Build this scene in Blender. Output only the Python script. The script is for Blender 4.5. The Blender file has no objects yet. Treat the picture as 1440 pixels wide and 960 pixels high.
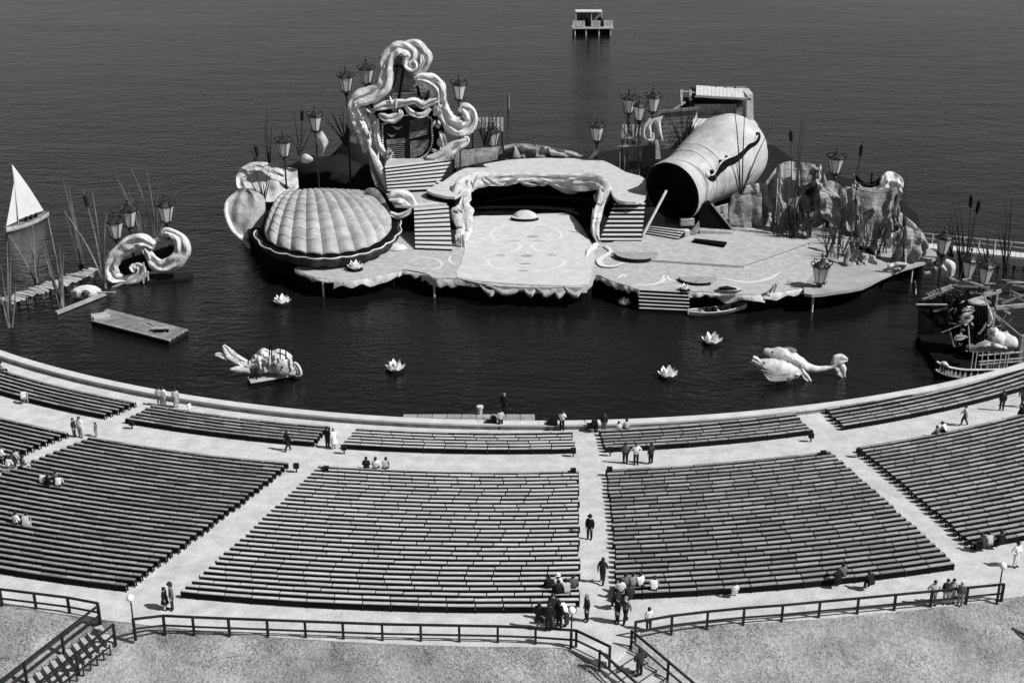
import bpy, bmesh, math, random
from mathutils import Vector, Matrix, noise
random.seed(7)
R = math.radians
sc = bpy.context.scene
# ---------------------------------------------------------------- camera, sky, sun, exposure
CAM_Z, PITCH, FPX = 44.4, R(22.0), 1800.0
cam = bpy.data.objects.new('camera', bpy.data.cameras.new('camera'))
sc.collection.objects.link(cam)
cam.location = (0, 0, CAM_Z)
cam.rotation_euler = (math.pi/2 - PITCH, 0, 0)
cam.data.sensor_width = 36.0
cam.data.lens = 36.0*FPX/1440.0
cam.data.clip_end = 6000
sc.camera = cam
SUN_EL, SUN_AZ = R(47), R(110)          # azimuth clockwise from +Y: light comes from the right, a little from the camera side
world = bpy.data.worlds.new('World'); sc.world = world; world.use_nodes = True
wn = world.node_tree.nodes; wl = world.node_tree.links
sky = wn.new('ShaderNodeTexSky'); sky.sky_type = 'NISHITA'; sky.sun_disc = False
sky.sun_elevation = SUN_EL; sky.sun_rotation = SUN_AZ
sep = wn.new('ShaderNodeSeparateColor')   # black-and-white film behind a red filter: only the red light counts
wl.new(sky.outputs[0], sep.inputs[0]); wl.new(sep.outputs[0], wn['Background'].inputs[0])
wn['Background'].inputs[1].default_value = 0.078
sun = bpy.data.objects.new('sun', bpy.data.lights.new('sun', 'SUN'))
sc.collection.objects.link(sun)
sun.data.energy = 5.0; sun.data.angle = R(0.5); sun.data.color = (1, 1, 1)
sdir = Vector((math.sin(SUN_AZ)*math.cos(SUN_EL), math.cos(SUN_AZ)*math.cos(SUN_EL), math.sin(SUN_EL)))
sun.rotation_euler = sdir.to_track_quat('Z', 'Y').to_euler()
sun.location = (60, 20, 80)
vs = sc.view_settings
vs.view_transform = 'Standard'; vs.look = 'None'; vs.exposure = 0.0; vs.gamma = 1.0; vs.use_curve_mapping = False

# ---------------------------------------------------------------- helpers
_c, _s = math.cos(PITCH), math.sin(PITCH)
def ray(px, py):
    u, v = (px-720)/FPX, (py-480)/FPX
    return Vector((u, _c - v*_s, -_s - v*_c))
def A(px, py, z=0.0):                     # survey: where that line of sight meets the level z
    d = ray(px, py); t = (z-CAM_Z)/d.z
    return Vector((d.x*t, d.y*t, z))
def V(px, py, Y):                         # survey: where it meets the upright plane at distance Y
    d = ray(px, py); t = Y/d.y
    return Vector((d.x*t, Y, CAM_Z+d.z*t))
def proj(p):
    yc = (p[2]-CAM_Z)*_c + p[1]*_s; zc = p[1]*_c - (p[2]-CAM_Z)*_s
    return 720+FPX*p[0]/zc, 480-FPX*yc/zc
def cr(pts, n=6, closed=False):           # smooth a polyline
    pts = [Vector(p) for p in pts]; out = []
    m = len(pts); rng = range(m if closed else m-1)
    for i in rng:
        if closed: p0, p1, p2, p3 = pts[i-1], pts[i], pts[(i+1) % m], pts[(i+2) % m]
        else: p0, p1, p2, p3 = pts[max(i-1, 0)], pts[i], pts[i+1], pts[min(i+2, m-1)]
        for k in range(n):
            t = k/n
            out.append(0.5*((2*p1)+(p2-p0)*t+(2*p0-5*p1+4*p2-p3)*t*t+(3*p1-p0-3*p2+p3)*t**3))
    if not closed: out.append(pts[-1])
    return out
def lerp(a, b, t): return a+(b-a)*t
def interp(tab, t):                       # piecewise linear list over 0..1
    x = t*(len(tab)-1); i = min(int(x), len(tab)-2); return lerp(tab[i], tab[i+1], x-i)

MATS = {}
def mat(name, v, var=0.25, scale=1.2, rough=0.85, rnd=0.0, bump=0.0, bscale=8.0, stretch=(1, 1, 1), spec=0.25, obj_coords=False):
    if name in MATS: return MATS[name]
    m = bpy.data.materials.new(name); m.use_nodes = True
    n, l = m.node_tree.nodes, m.node_tree.links
    b = n['Principled BSDF']; b.inputs['Roughness'].default_value = rough
    b.inputs['Specular IOR Level'].default_value = spec
    tc = n.new('ShaderNodeTexCoord'); geo = n.new('ShaderNodeNewGeometry'); mp = n.new('ShaderNodeMapping')
    mp.inputs['Scale'].default_value = stretch
    l.new(tc.outputs['Object'] if obj_coords else geo.outputs['Position'], mp.inputs[0])
    nz = n.new('ShaderNodeTexNoise'); nz.inputs['Scale'].default_value = scale; nz.inputs['Detail'].default_value = 6
    nz.inputs['Roughness'].default_value = 0.65
    l.new(mp.outputs[0], nz.inputs[0])
    mr = n.new('ShaderNodeMapRange'); mr.inputs[1].default_value = 0.3; mr.inputs[2].default_value = 0.7
    mr.inputs[3].default_value = v*(1-var); mr.inputs[4].default_value = min(v*(1+var), .92)
    l.new(nz.outputs[0], mr.inputs[0]); out = mr.outputs[0]
    if rnd:
        oi = n.new('ShaderNodeObjectInfo'); m2 = n.new('ShaderNodeMapRange')
        m2.inputs[3].default_value = 1-rnd; m2.inputs[4].default_value = 1+rnd
        l.new(oi.outputs['Random'], m2.inputs[0])
        mu = n.new('ShaderNodeMath'); mu.operation = 'MULTIPLY'
        l.new(out, mu.inputs[0]); l.new(m2.outputs[0], mu.inputs[1]); out = mu.outputs[0]
    l.new(out, b.inputs['Base Color'])
    if bump:
        n2 = n.new('ShaderNodeTexNoise'); n2.inputs['Scale'].default_value = bscale; n2.inputs['Detail'].default_value = 5
        l.new(mp.outputs[0], n2.inputs[0])
        bp = n.new('ShaderNodeBump'); bp.inputs['Strength'].default_value = 1.0; bp.inputs['Distance'].default_value = bump
        l.new(n2.outputs[0], bp.inputs['Height']); l.new(bp.outputs[0], b.inputs['Normal'])
    MATS[name] = m
    return m

def translucent(m, k):                    # thin glass, cloth or grass: part of the light passes through
    n, l = m.node_tree.nodes, m.node_tree.links; b = n['Principled BSDF']; t = n.new('ShaderNodeBsdfTranslucent'); mx = n.new('ShaderNodeMixShader')
    src = b.inputs['Base Color'].links[0].from_socket; l.new(src, t.inputs[0]); mx.inputs[0].default_value = k
    l.new(b.outputs[0], mx.inputs[1]); l.new(t.outputs[0], mx.inputs[2]); l.new(mx.outputs[0], n['Material Output'].inputs[0])
    return m
class MB:
    def __init__(s): s.v = []; s.f = []; s.m = []
    def add(s, vs_, fs, mi=0):
        o = len(s.v); s.v += [tuple(p) for p in vs_]
        for f in fs: s.f.append(tuple(i+o for i in f)); s.m.append(mi)
        return s
    def box(s, c, d, rz=0.0, mi=0, M=None):
        x, y, z = d[0]/2, d[1]/2, d[2]/2
        p = [Vector(q) for q in ((-x,-y,-z),(x,-y,-z),(x,y,-z),(-x,y,-z),(-x,-y,z),(x,-y,z),(x,y,z),(-x,y,z))]
        m = M if M is not None else Matrix.Rotation(rz, 3, 'Z')
        c = Vector(c)
        return s.add([m @ q + c for q in p], [(0,3,2,1),(4,5,6,7),(0,1,5,4),(1,2,6,5),(2,3,7,6),(3,0,4,7)], mi)
    def beam(s, a, b, w, h, mi=0, up=Vector((0,0,1))):
        a, b = Vector(a), Vector(b); t = (b-a); L = t.length; t.normalize()
        if abs(t.dot(up)) > .98: up = Vector((0,1,0))
        sd = t.cross(up).normalized(); u2 = sd.cross(t)
        p = []
        for q in (a, b):
            for (i, j) in ((-1,-1),(1,-1),(1,1),(-1,1)): p.append(q+sd*i*w/2+u2*j*h/2)
        return s.add(p, [(0,1,2,3),(7,6,5,4),(0,4,5,1),(1,5,6,2),(2,6,7,3),(3,7,4,0)], mi)
    def loft(s, rings, cap=True, mi=0, closed=True):
        n = len(rings[0]); vs_ = [p for r in rings for p in r]; fs = []
        for i in range(len(rings)-1):
            for j in range(n if closed else n-1):
                k = (j+1) % n
                fs.append((i*n+j, i*n+k, (i+1)*n+k, (i+1)*n+j))
        if cap and closed:
            fs.append(tuple(range(n-1, -1, -1))); fs.append(tuple((len(rings)-1)*n+j for j in range(n)))
        return s.add(vs_, fs, mi)
    def tube(s, path, rad, n=6, mi=0, ref=None, squash=1.0, cap=True):
        path = [Vector(p) for p in path]; m = len(path); rings = []
        for i, p in enumerate(path):
            t = (path[min(i+1, m-1)]-path[max(i-1, 0)]).normalized()
            rf = Vector(ref) if ref is not None else (Vector((0,0,1)) if abs(t.z) < .9 else Vector((0,1,0)))
            a = t.cross(rf).normalized(); b = a.cross(t).normalized()
            r = rad if isinstance(rad, (int, float)) else interp(rad, i/(m-1))
            rings.append([p+a*math.cos(2*math.pi*j/n)*r+b*math.sin(2*math.pi*j/n)*r*squash for j in range(n)])
        return s.loft(rings, cap, mi)
    def sweep(s, path, wid, nrm, prof=None, depth=None, mi=0):
        # planar moulding: path lies in the plane with normal nrm, wid = half width table
        prof = prof or FLUTE; path = [Vector(p) for p in path]; m = len(path); rings = []; nrm = Vector(nrm).normalized()
        for i, p in enumerate(path):
            t = (path[min(i+1, m-1)]-path[max(i-1, 0)]); t = (t-nrm*t.dot(nrm)).normalized()
            sd = nrm.cross(t).normalized(); w = interp(wid, i/(m-1)); d = w if depth is None else depth*(.35+.65*w/max(wid))
            w *= 1+.22*noise.noise(p*.9); d *= 1+.3*noise.noise(p*1.1+Vector((7,3,1)))
            rings.append([p+sd*(u+.16*noise.noise(p*1.3+Vector((u*3,v*3,0))))*w+nrm*(v+.22*noise.noise(p*1.2+Vector((0,u*4,v*4))))*d for u, v in prof])
        return s.loft(rings, True, mi)
    def lathe(s, prof, c=(0,0,0), n=16, mi=0, M=None, wob=None):
        c = Vector(c); rings = []
        for r, z in prof:
            ring = []
            for j in range(n):
                a = 2*math.pi*j/n; k = 1 if wob is None else wob(a, z)
                q = Vector((r*k*math.cos(a), r*k*math.sin(a), z)); ring.append((M @ q if M else q)+c)
            rings.append(ring)
        return s.loft(rings, True, mi)
    def ball(s, c, r, n=10, m=6, mi=0, M=None):
        if isinstance(r, (int, float)): r = (r, r, r)
        rings = []; c = Vector(c)
        for i in range(m+1):
            t = math.pi*i/m; rr = max(math.sin(t), .02); ring = []
            for j in range(n):
                a = 2*math.pi*j/n; q = Vector((r[0]*rr*math.cos(a), r[1]*rr*math.sin(a), -r[2]*math.cos(t)))
                ring.append((M @ q if M else q)+c)
            rings.append(ring)
        return s.loft(rings, True, mi)
    def prism(s, pts, d, mi=0):
        pts = [Vector(p) for p in pts]; d = Vector(d); n = len(pts)
        vs_ = pts+[p+d for p in pts]
        fs = [tuple(range(n-1, -1, -1)), tuple(range(n, 2*n))]+[(j, (j+1) % n, (j+1) % n+n, j+n) for j in range(n)]
        return s.add(vs_, fs, mi)
    def sheet(s, L, Rr, nu=8, thick=.12, bulge=0.0, nrm=(0,-1,0), fn=None, mi=0, n=5):
        # a real sheet with thickness stretched between two smoothed edges L and Rr
        L, Rr = cr(L, n), cr(Rr, n); m = min(len(L), len(Rr)); nrm = Vector(nrm).normalized()
        def pick(P, t):
            x = t*(len(P)-1); i = min(int(x), len(P)-2); return P[i].lerp(P[i+1], x-i)
        M_ = max(m, 2); fr = []; bk = []
        for i in range(M_):
            t = i/(M_-1); a, b = pick(L, t), pick(Rr, t)
            for j in range(nu+1):
                u = j/nu; off = bulge*math.sin(math.pi*u)*math.sin(math.pi*min(max(t*.9+.05, 0), 1))
                if fn: off += fn(u, t)
                p = a.lerp(b, u)+nrm*off; fr.append(p+nrm*thick*.5); bk.append(p-nrm*thick*.5)
        N = len(fr); w = nu+1; fs = []
        for i in range(M_-1):
            for j in range(nu):
                q = i*w+j; fs.append((q, q+1, q+1+w, q+w)); fs.append((N+q+w, N+q+1+w, N+q+1, N+q))
        for j in range(nu):
            fs.append((N+j, N+j+1, j+1, j)); e = (M_-1)*w+j; fs.append((e, e+1, N+e+1, N+e))
        for i in range(M_-1):
            q = i*w; fs.append((q, q+w, N+q+w, N+q)); q += nu; fs.append((q+w, q, N+q, N+q+w))
        return s.add(fr+bk, fs, mi)
    def laths(s, L, Rr, us, thick, bulge, nrm, fn, rad=.03, n=5):          # battens lying on a sheet stretched between L and Rr
        L, Rr = cr(L, n), cr(Rr, n); nrm = Vector(nrm).normalized(); M_ = min(len(L), len(Rr))
        def pick(P, t):
            x = t*(len(P)-1); i = min(int(x), len(P)-2); return P[i].lerp(P[i+1], x-i)
        for u in us:
            P = []
            for i in range(M_):
                t = i/(M_-1); off = bulge*math.sin(math.pi*u)*math.sin(math.pi*min(max(t*.9+.05, 0), 1))+(fn(u, t) if fn else 0)
                P.append(pick(L, t).lerp(pick(Rr, t), u)+nrm*(off+thick*.5))
            s.tube(P, rad, 4)
        return s
    def mesh(s, name, origin=(0,0,0), smooth=True):
        me = bpy.data.meshes.new(name); o = Vector(origin)
        me.from_pydata([tuple(Vector(p)-o) for p in s.v], [], s.f)
        bm = bmesh.new(); bm.from_mesh(me); bmesh.ops.recalc_face_normals(bm, faces=bm.faces); bm.to_mesh(me); bm.free()
        if any(s.m): me.polygons.foreach_set('material_index', s.m)
        if smooth:
            me.polygons.foreach_set('use_smooth', [True]*len(me.polygons)); me.set_sharp_from_angle(angle=R(38))
        me.update()
        return me
    def build(s, name, ma, parent=None, smooth=True, origin=None):
        # shapes are given in world metres; a child of a thing is stored relative to the thing's base
        o = Vector((0,0,0))
        if parent is not None: o = wloc(parent)
        elif origin is not None: o = Vector(origin)
        me = s.mesh(name, o, smooth)
        for q in (ma if isinstance(ma, (list, tuple)) else [ma]): me.materials.append(q)
        ob = bpy.data.objects.new(name, me); sc.collection.objects.link(ob)
        if parent is not None: ob.parent = parent
        else: ob.location = o
        return ob
FLUTE = [(-1,0),(-.9,.42),(-.66,.74),(-.38,.72),(-.2,.5),(0,.62),(.3,.92),(.6,.9),(.86,.58),(1,.05),(.7,-.55),(-.7,-.55)]
FLAT = [(-1,.0),(-.9,.3),(.9,.3),(1,0),(.9,-.3),(-.9,-.3)]
def wloc(o):
    p = Vector(o.location)
    while o.parent: o = o.parent; p += Vector(o.location)
    return p
def tag(o, label, cat, group=None):
    o['label'] = label; o['category'] = cat
    if group: o['group'] = group
    return o
def thing(name, label, cat, loc=(0,0,0), group=None, rz=0.0):
    o = bpy.data.objects.new(name, None); sc.collection.objects.link(o); o.location = loc; o.rotation_euler = (0,0,rz)
    o.empty_display_size = .3
    return tag(o, label, cat, group)
def part(name, me, ma, parent, loc=(0,0,0), rot=(0,0,0), scale=(1,1,1)):   # shares mesh data
    o = bpy.data.objects.new(name, me); sc.collection.objects.link(o); o.parent = parent
    o.location = loc; o.rotation_euler = rot; o.scale = scale
    if ma is not None and not me.materials: me.materials.append(ma)
    return o
def dup(root, loc, rz=0.0, label=None, group=None, scale=1.0):
    r = root.copy(); sc.collection.objects.link(r); r.location = loc; r.rotation_euler = (0,0,rz); r.scale = (scale,)*3
    if label: r['label'] = label
    if group: r['group'] = group
    for ch in list(root.children):
        c = ch.copy(); sc.collection.objects.link(c); c.parent = r
        for g in list(ch.children):
            d = g.copy(); sc.collection.objects.link(d); d.parent = c
    return r
ORD = ['first','second','third','fourth','fifth','sixth','seventh','eighth','ninth','tenth','eleventh','twelfth','thirteenth','fourteenth','fifteenth','sixteenth','seventeenth','eighteenth','nineteenth','twentieth']
ORD += ['twenty-'+o for o in ORD[:9]]+['thirtieth','thirty-first','thirty-second','thirty-third']
# ---------------------------------------------------------------- materials
M_sand = mat('pale_sand', .52, .2, .9, .95, bump=.04, bscale=6)
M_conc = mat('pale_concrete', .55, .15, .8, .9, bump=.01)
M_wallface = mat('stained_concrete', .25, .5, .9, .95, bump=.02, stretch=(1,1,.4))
M_tar = mat('tarred_timber', .012, .4, 2, .85, rnd=.3, spec=.12)
M_seatL = mat('dark_bench_wood', .25, .25, 3, .75, rnd=.28)  # seat tone set per block, darkest on the left
M_seatC = mat('pale_bench_wood', .49, .15, 3, .7, rnd=.12)
M_seatR = mat('grey_bench_wood', .28, .2, 3, .72, rnd=.28)
M_grass = mat('dry_meadow', .28, .45, .3, .95, bump=.08, bscale=7)
n_, l_ = M_grass.node_tree.nodes, M_grass.node_tree.links
src = n_['Principled BSDF'].inputs['Base Color'].links[0].from_socket
g2 = n_.new('ShaderNodeTexNoise'); g2.inputs['Scale'].default_value = 5.5; g2.inputs['Detail'].default_value = 4; g2.inputs['Roughness'].default_value = .7
l_.new(n_.new('ShaderNodeNewGeometry').outputs['Position'], g2.inputs[0])
m2_ = n_.new('ShaderNodeMapRange'); m2_.inputs[1].default_value = .32; m2_.inputs[2].default_value = .68; m2_.inputs[3].default_value = .66; m2_.inputs[4].default_value = 1.38
l_.new(g2.outputs[0], m2_.inputs[0]); mu_ = n_.new('ShaderNodeMath'); mu_.operation = 'MULTIPLY'; l_.new(src, mu_.inputs[0]); l_.new(m2_.outputs[0], mu_.inputs[1]); l_.new(mu_.outputs[0], n_['Principled BSDF'].inputs['Base Color'])
M_blade = translucent(mat('meadow_grass', .36, .6, .6, .9, rnd=.2), .45)
# ---------------------------------------------------------------- the lake
def make_water():
    m = bpy.data.materials.new('lake_water'); m.use_nodes = True
    n, l = m.node_tree.nodes, m.node_tree.links; b = n['Principled BSDF']
    b.inputs['Base Color'].default_value = (.006,.006,.006,1); b.inputs['Roughness'].default_value = .1
    b.inputs['IOR'].default_value = 1.333
    geo = n.new('ShaderNodeNewGeometry')
    def wave(scale, st, rot, det):
        mp = n.new('ShaderNodeMapping'); mp.inputs['Scale'].default_value = st; mp.inputs['Rotation'].default_value = (0,0,R(rot))
        l.new(geo.outputs['Position'], mp.inputs[0])
        z = n.new('ShaderNodeTexNoise'); z.inputs['Scale'].default_value = scale; z.inputs['Detail'].default_value = det
        z.inputs['Roughness'].default_value = .6; l.new(mp.outputs[0], z.inputs[0]); return z.outputs[0]
    prev = None
    wp = n.new('ShaderNodeMapRange'); wp.inputs[1].default_value = .35; wp.inputs[2].default_value = .65; wp.inputs[3].default_value = .35; wp.inputs[4].default_value = 1.0
    l.new(wave(.02, (.5,1,1), 20, 3), wp.inputs[0])                       # wind patches
    for sc_, st, rot, det, dist in ((1.3, (.6,1,1), 14, 4, .2), (.42, (.55,1,1), 8, 3, .2), (.1, (.5,1,1), -8, 2, .3)):
        bp = n.new('ShaderNodeBump'); bp.inputs['Distance'].default_value = dist
        l.new(wp.outputs[0], bp.inputs['Strength']); l.new(wave(sc_, st, rot, det), bp.inputs['Height'])
        if prev: l.new(prev, bp.inputs['Normal'])
        prev = bp.outputs[0]
    l.new(prev, b.inputs['Normal'])
    return m
b = MB(); b.add([(-3000,60,0),(3000,60,0),(3000,5000,0),(-3000,5000,0)], [(0,1,2,3)])
o = b.build('lake', make_water(), smooth=False); o['kind'] = 'structure'
# ---------------------------------------------------------------- terrace and grass bank
WC = Vector((1.7, 171.1)); RW = 83.1       # lake wall circle
SC = Vector((-1.0, 167.0))                  # centre of the bench arcs
def pol(c, r, deg): return c.x+r*math.sin(R(deg)), c.y-r*math.cos(R(deg))
def gz(x, y): return 1.5+.1*max(0, math.hypot(x-WC.x, y-WC.y)-84.9)
def Gd(px, py):
    d = ray(px, py); t = (1.5-CAM_Z)/d.z
    for i in range(40): t = .5*t+.5*(gz(d.x*t, d.y*t)-CAM_Z)/d.z
    return Vector((d.x*t, d.y*t, gz(d.x*t, d.y*t)))
def crest(deg):                             # radius of the fence line on the crest
    t = min(max((deg-2.15)/.5, 0), 1); return RW+lerp(31.65, 29.8, t)+1.6*math.exp(-((deg-1.45)/.6)**2)
STAIRS = [  # (top point, direction, width, steps)
    (Vector((5.35,55.3,4.5)), Vector((.70,-.714)), 2.3, 16, .62, .16),
    (Vector((-21.6,57.6,4.5)), Vector((-.80,-.60)), 2.0, 22, .42, .185),
    (Vector((29.6,59.3,4.4)), Vector((.75,-.66)), 2.0, 14, .42, .185)]
def bankz(x, y):
    deg = math.degrees(math.atan2(x-WC.x, WC.y-y)); r = math.hypot(x-WC.x, y-WC.y); d = r-crest(deg)
    z0 = 4.48 if deg < 2.2 else 4.32
    z = z0-.03-(.40*d*min(d/2.5, 1) if d > 0 else 0)
    z = max(z, -1.5)+.12*noise.noise(Vector((x*.35, y*.35, 0)))*min(max(d, 0), 1)
    for p, dr, w, n, TREAD, RISE in STAIRS:
        q = Vector((x-p.x, y-p.y)); a = q.dot(dr); s_ = abs(q.dot(Vector((-dr.y, dr.x))))
        if a > -.6:
            zs = p.z-.32-max(a, 0)*RISE/TREAD
            k = min(max((s_-w/2-.15)/1.6, 0), 1); k = k*k*(3-2*k)
            if a < .2: k = max(k, min(1,(.2-a)*1.5))
            z = lerp(zs, z, k)
    return z
b = MB(); NA, NR = 320, 44; vs_ = []; fs = []
for i in range(NA+1):
    deg = -40+80*i/NA; rc = crest(deg)+.25
    for j in range(NR+1):
        r = lerp(RW-.3, rc, j/NR); x, y = pol(WC, r, deg)
        vs_.append((x, y, gz(x, y)+.015*noise.noise(Vector((x*.6, y*.6, 3)))))
    vs_.append((x, y, gz(x, y)-1.6))
for i in range(NA):
    for j in range(NR+1):
        q = i*(NR+2)+j; fs.append((q, q+NR+2, q+NR+3, q+1))
b.add(vs_, fs); o = b.build('terrace_ground', M_sand); o['kind'] = 'structure'
b = MB(); vs_ = []; fs = []; NA, NR = 220, 60
for i in range(NA+1):
    deg = -32+64*i/NA
    for j in range(NR+1):
        r = crest(deg)-.1+75*(j/NR)**2; x, y = pol(WC, r, deg); vs_.append((x, y, bankz(x, y)))
for i in range(NA):
    for j in range(NR):
        q = i*(NR+1)+j; fs.append((q, q+NR+1, q+NR+2, q+1))
b.add(vs_, fs); o = b.build('grass_bank', M_grass); o['kind'] = 'structure'
b = MB()
for i in range(110000):
    deg = random.uniform(-19, 19); d = .15+16*random.random()**1.3
    x, y = pol(WC, crest(deg)+d, deg)
    if any(abs((Vector((x-p.x, y-p.y))).dot(Vector((-dr.y, dr.x)))) < w/2+.12 and Vector((x-p.x, y-p.y)).dot(dr) > -.5 for p, dr, w, n, TR_, RI_ in STAIRS): continue
    if noise.noise(Vector((x*.22, y*.3, 9))) < -.12 and random.random() < .8: continue
    z = bankz(x, y)-.02; h = random.uniform(.03, .13); a = random.uniform(0, 6.28); w = random.uniform(.015, .04)
    dx, dy = math.cos(a)*w, math.sin(a)*w; lx, ly = random.uniform(-.12,.12), random.uniform(-.12,.12)
    b.add([(x-dx, y-dy, z), (x+dx, y+dy, z), (x+lx, y+ly, z+h)], [(0,1,2)])
o = b.build('meadow_grass', M_blade, smooth=False); o['kind'] = 'stuff'; tag(o, 'short dry meadow grass covering the bank', 'grass')
b = MB()
for i in range(1100):
    deg = random.gauss(-.8, 1.6); d = .4+7*random.random(); x, y = pol(WC, crest(deg)+d, deg)
    if Vector((x-5.35, y-55.3)).dot(Vector((.714,.70))) > -1.5: continue
    b.box((x, y, bankz(x, y)+.1), (.03,.03,.02), random.uniform(0,3)); b.box((x, y, bankz(x, y)+.04), (.012,.012,.12))
o = b.build('meadow_flowers', mat('flower_white', .7, .2), smooth=False); o['kind'] = 'stuff'; tag(o, 'scattered small white meadow flowers on the bank by the wide steps', 'flowers')
# ---------------------------------------------------------------- lake wall
wall = thing('quay_wall', 'curved low concrete wall with pale coping between lake and benches', 'wall', (1.7, 88.65, 0))
def ring(r0, r1, z0, z1, a0=-38, a1=38, n=110):
    b = MB(); rings = []
    for i in range(n+1):
        d = lerp(a0, a1, i/n); p = []
        for r, z in ((r0,z0),(r1,z0),(r1,z1),(r0,z1)):
            x, y = pol(WC, r, d); p.append((x, y, z))
        rings.append(p)
    return b.loft(rings)
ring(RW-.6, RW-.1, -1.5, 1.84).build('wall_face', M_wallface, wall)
ring(RW-.78, RW, 1.84, 1.99).build('coping', M_conc, wall)
# landing of slabs on the lake side
land = thing('landing_stage', 'flat slab landing on the lake side of the curved wall', 'landing', A(660, 590, .5))
x0, x1 = A(567, 581, .62).x, A(752, 584, .62).x; yf = A(660, 581, .62).y
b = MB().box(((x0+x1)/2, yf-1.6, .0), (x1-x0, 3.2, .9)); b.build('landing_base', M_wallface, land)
M_slab = mat('grey_slab', .27, .25, 2, .9, rnd=.15)
nx = 9; w = (x1-x0)/nx
slab = MB().box((0,0,0), (w-.08, .72, .09)).mesh('slab')
jn = mat('pale_joint', .5, .1); MB().box(((x0+x1)/2, yf-1.6, .462), (x1-x0-.04, 3.16, .03)).build('joint_bed', jn, land)
for i in range(nx):
    for j in range(4):
        part('slab', slab, M_slab, land, Vector((x0+w*(i+.5), yf-.4-.8*j, .52))-land.location)
# ---------------------------------------------------------------- benches
plank = MB().box((0,.015,0), (1,.215,.055)).mesh('seat_plank')
shade_board = MB().box((0,0,0), (1,.035,.34)).mesh('shade_plank')  # added board below the seat, near black to stand in for shade
lg = MB(); lg.box((0,-.11,.2), (.07,.07,.42)); lg.box((0,.11,.2), (.07,.07,.42)); lg.box((0,0,.36), (.06,.3,.08)); leg = lg.mesh('leg')
seat_mesh = {}
for k, m in (('L', M_seatL), ('C', M_seatC), ('R', M_seatR)):
    me = plank.copy(); me.materials.append(m); seat_mesh[k] = me
shade_board.materials.append(mat('under_seat_shade', .007, .4, 2, .9, rnd=.3, spec=.06)); leg.materials.append(M_tar)
BLOCKS = []   # name, seats, r0, pitch, rows, left angle(at r), right angle, group phrase
dr = lambda a0, k: (lambda r: a0+k*(r-87))
BLOCKS += [('L', 87.9, .643, 12, dr(-31,0), dr(-21.2,-.065), 'behind the cross path, in the block facing the plank raft'),
    ('L', 87.9, .643, 31, dr(-19.95,-.08), dr(-9.6,-.077), 'behind the cross path, in the block facing the shell'),
    ('C', 87.9, .643, 31, dr(-8.14,-.063), dr(3.68,-.06), 'behind the cross path, in the pale block facing the carpet'),
    ('R', 87.9, .643, 29, dr(5.02,-.07), dr(15.85,-.061), 'behind the cross path, in the block facing the keg'),
    ('R', 87.9, .643, 26, dr(17.35,-.077), dr(31,0), 'behind the cross path, in the block facing the moored ship'),
    ('L', 80.25, .63, 6, dr(-38,0), dr(-21.5,-.06), 'from the lake wall, in the front block facing the raft'),
    ('L', 80.25, .63, 6, dr(-20.0,.0), dr(-9.55,-.04), 'from the lake wall, in the front block facing the lantern fish'),
    ('C', 80.25, .63, 6, dr(-8.05,-.05), dr(3.8,-.02), 'from the lake wall, in the front block by the slab landing'),
    ('R', 80.25, .63, 6, dr(5.25,-.03), dr(16.1,-.09), 'from the lake wall, in the front block facing the lilies'),
    ('R', 80.25, .63, 6, dr(17.9,-.1), dr(36,0), 'from the lake wall, in the front block facing the dolphins')]
def off(p, m=25):
    x, y = proj(p); return x < -m or x > 1440+m or y > 985 or y < -20
for key, r0, pitch, rows, aL, aR, phrase in BLOCKS:
    for i in range(rows):
        r = r0+pitch*i; a, c = aL(r), aR(r); a += random.uniform(-.05, .05); c += random.uniform(-.05, .05)
        st = math.degrees(1.56/r); cuts = [a]; x_ = a+st*random.choice((1, 1, .5, .62, .8))
        while x_ < c-st*.3: cuts.append(x_); x_ += st
        cuts.append(c); segs = [((u+v)/2, v-u) for u, v in zip(cuts, cuts[1:])]
        segs = [q for q in segs if not off((*pol(SC, r, q[0]), 3.0))]
        if not segs: continue
        mid = segs[len(segs)//2][0]; x, y = pol(SC, r, mid)
        row = thing('bench', '%s bench row %s' % (ORD[i], phrase), 'bench', (x, y, gz(x, y)), 'long bench rows '+phrase.split(', ')[1])
        base = row.location
        for k, (d, st) in enumerate(segs):
            x, y = pol(SC, r, d); z = gz(x, y); ln = R(st)*r; az = R(d)+random.uniform(-.004, .004)
            dz = random.uniform(-.012, .012); q = Vector((x, y, z))-base
            part('seat_plank', seat_mesh[key], None, row, q+Vector((0,0,.445+dz)), (random.uniform(-.12,.04), random.uniform(-.012,.012), az), (ln-.07, 1, 1))
            part('shade_plank', shade_board, None, row, q+Vector((math.sin(az)*.14, -math.cos(az)*.105, .245+dz)), (0, 0, az), (ln-.02, 1, 1))
            e = pol(SC, r, d-st*.48); part('leg', leg, None, row, Vector((e[0], e[1], gz(*e)-.01))-base, (0,0,az))
        if k == len(segs)-1:
            e = pol(SC, r, segs[-1][0]+st*.48); part('leg', leg, None, row, Vector((e[0], e[1], gz(*e)-.01))-base, (0,0,R(segs[-1][0])))
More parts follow.
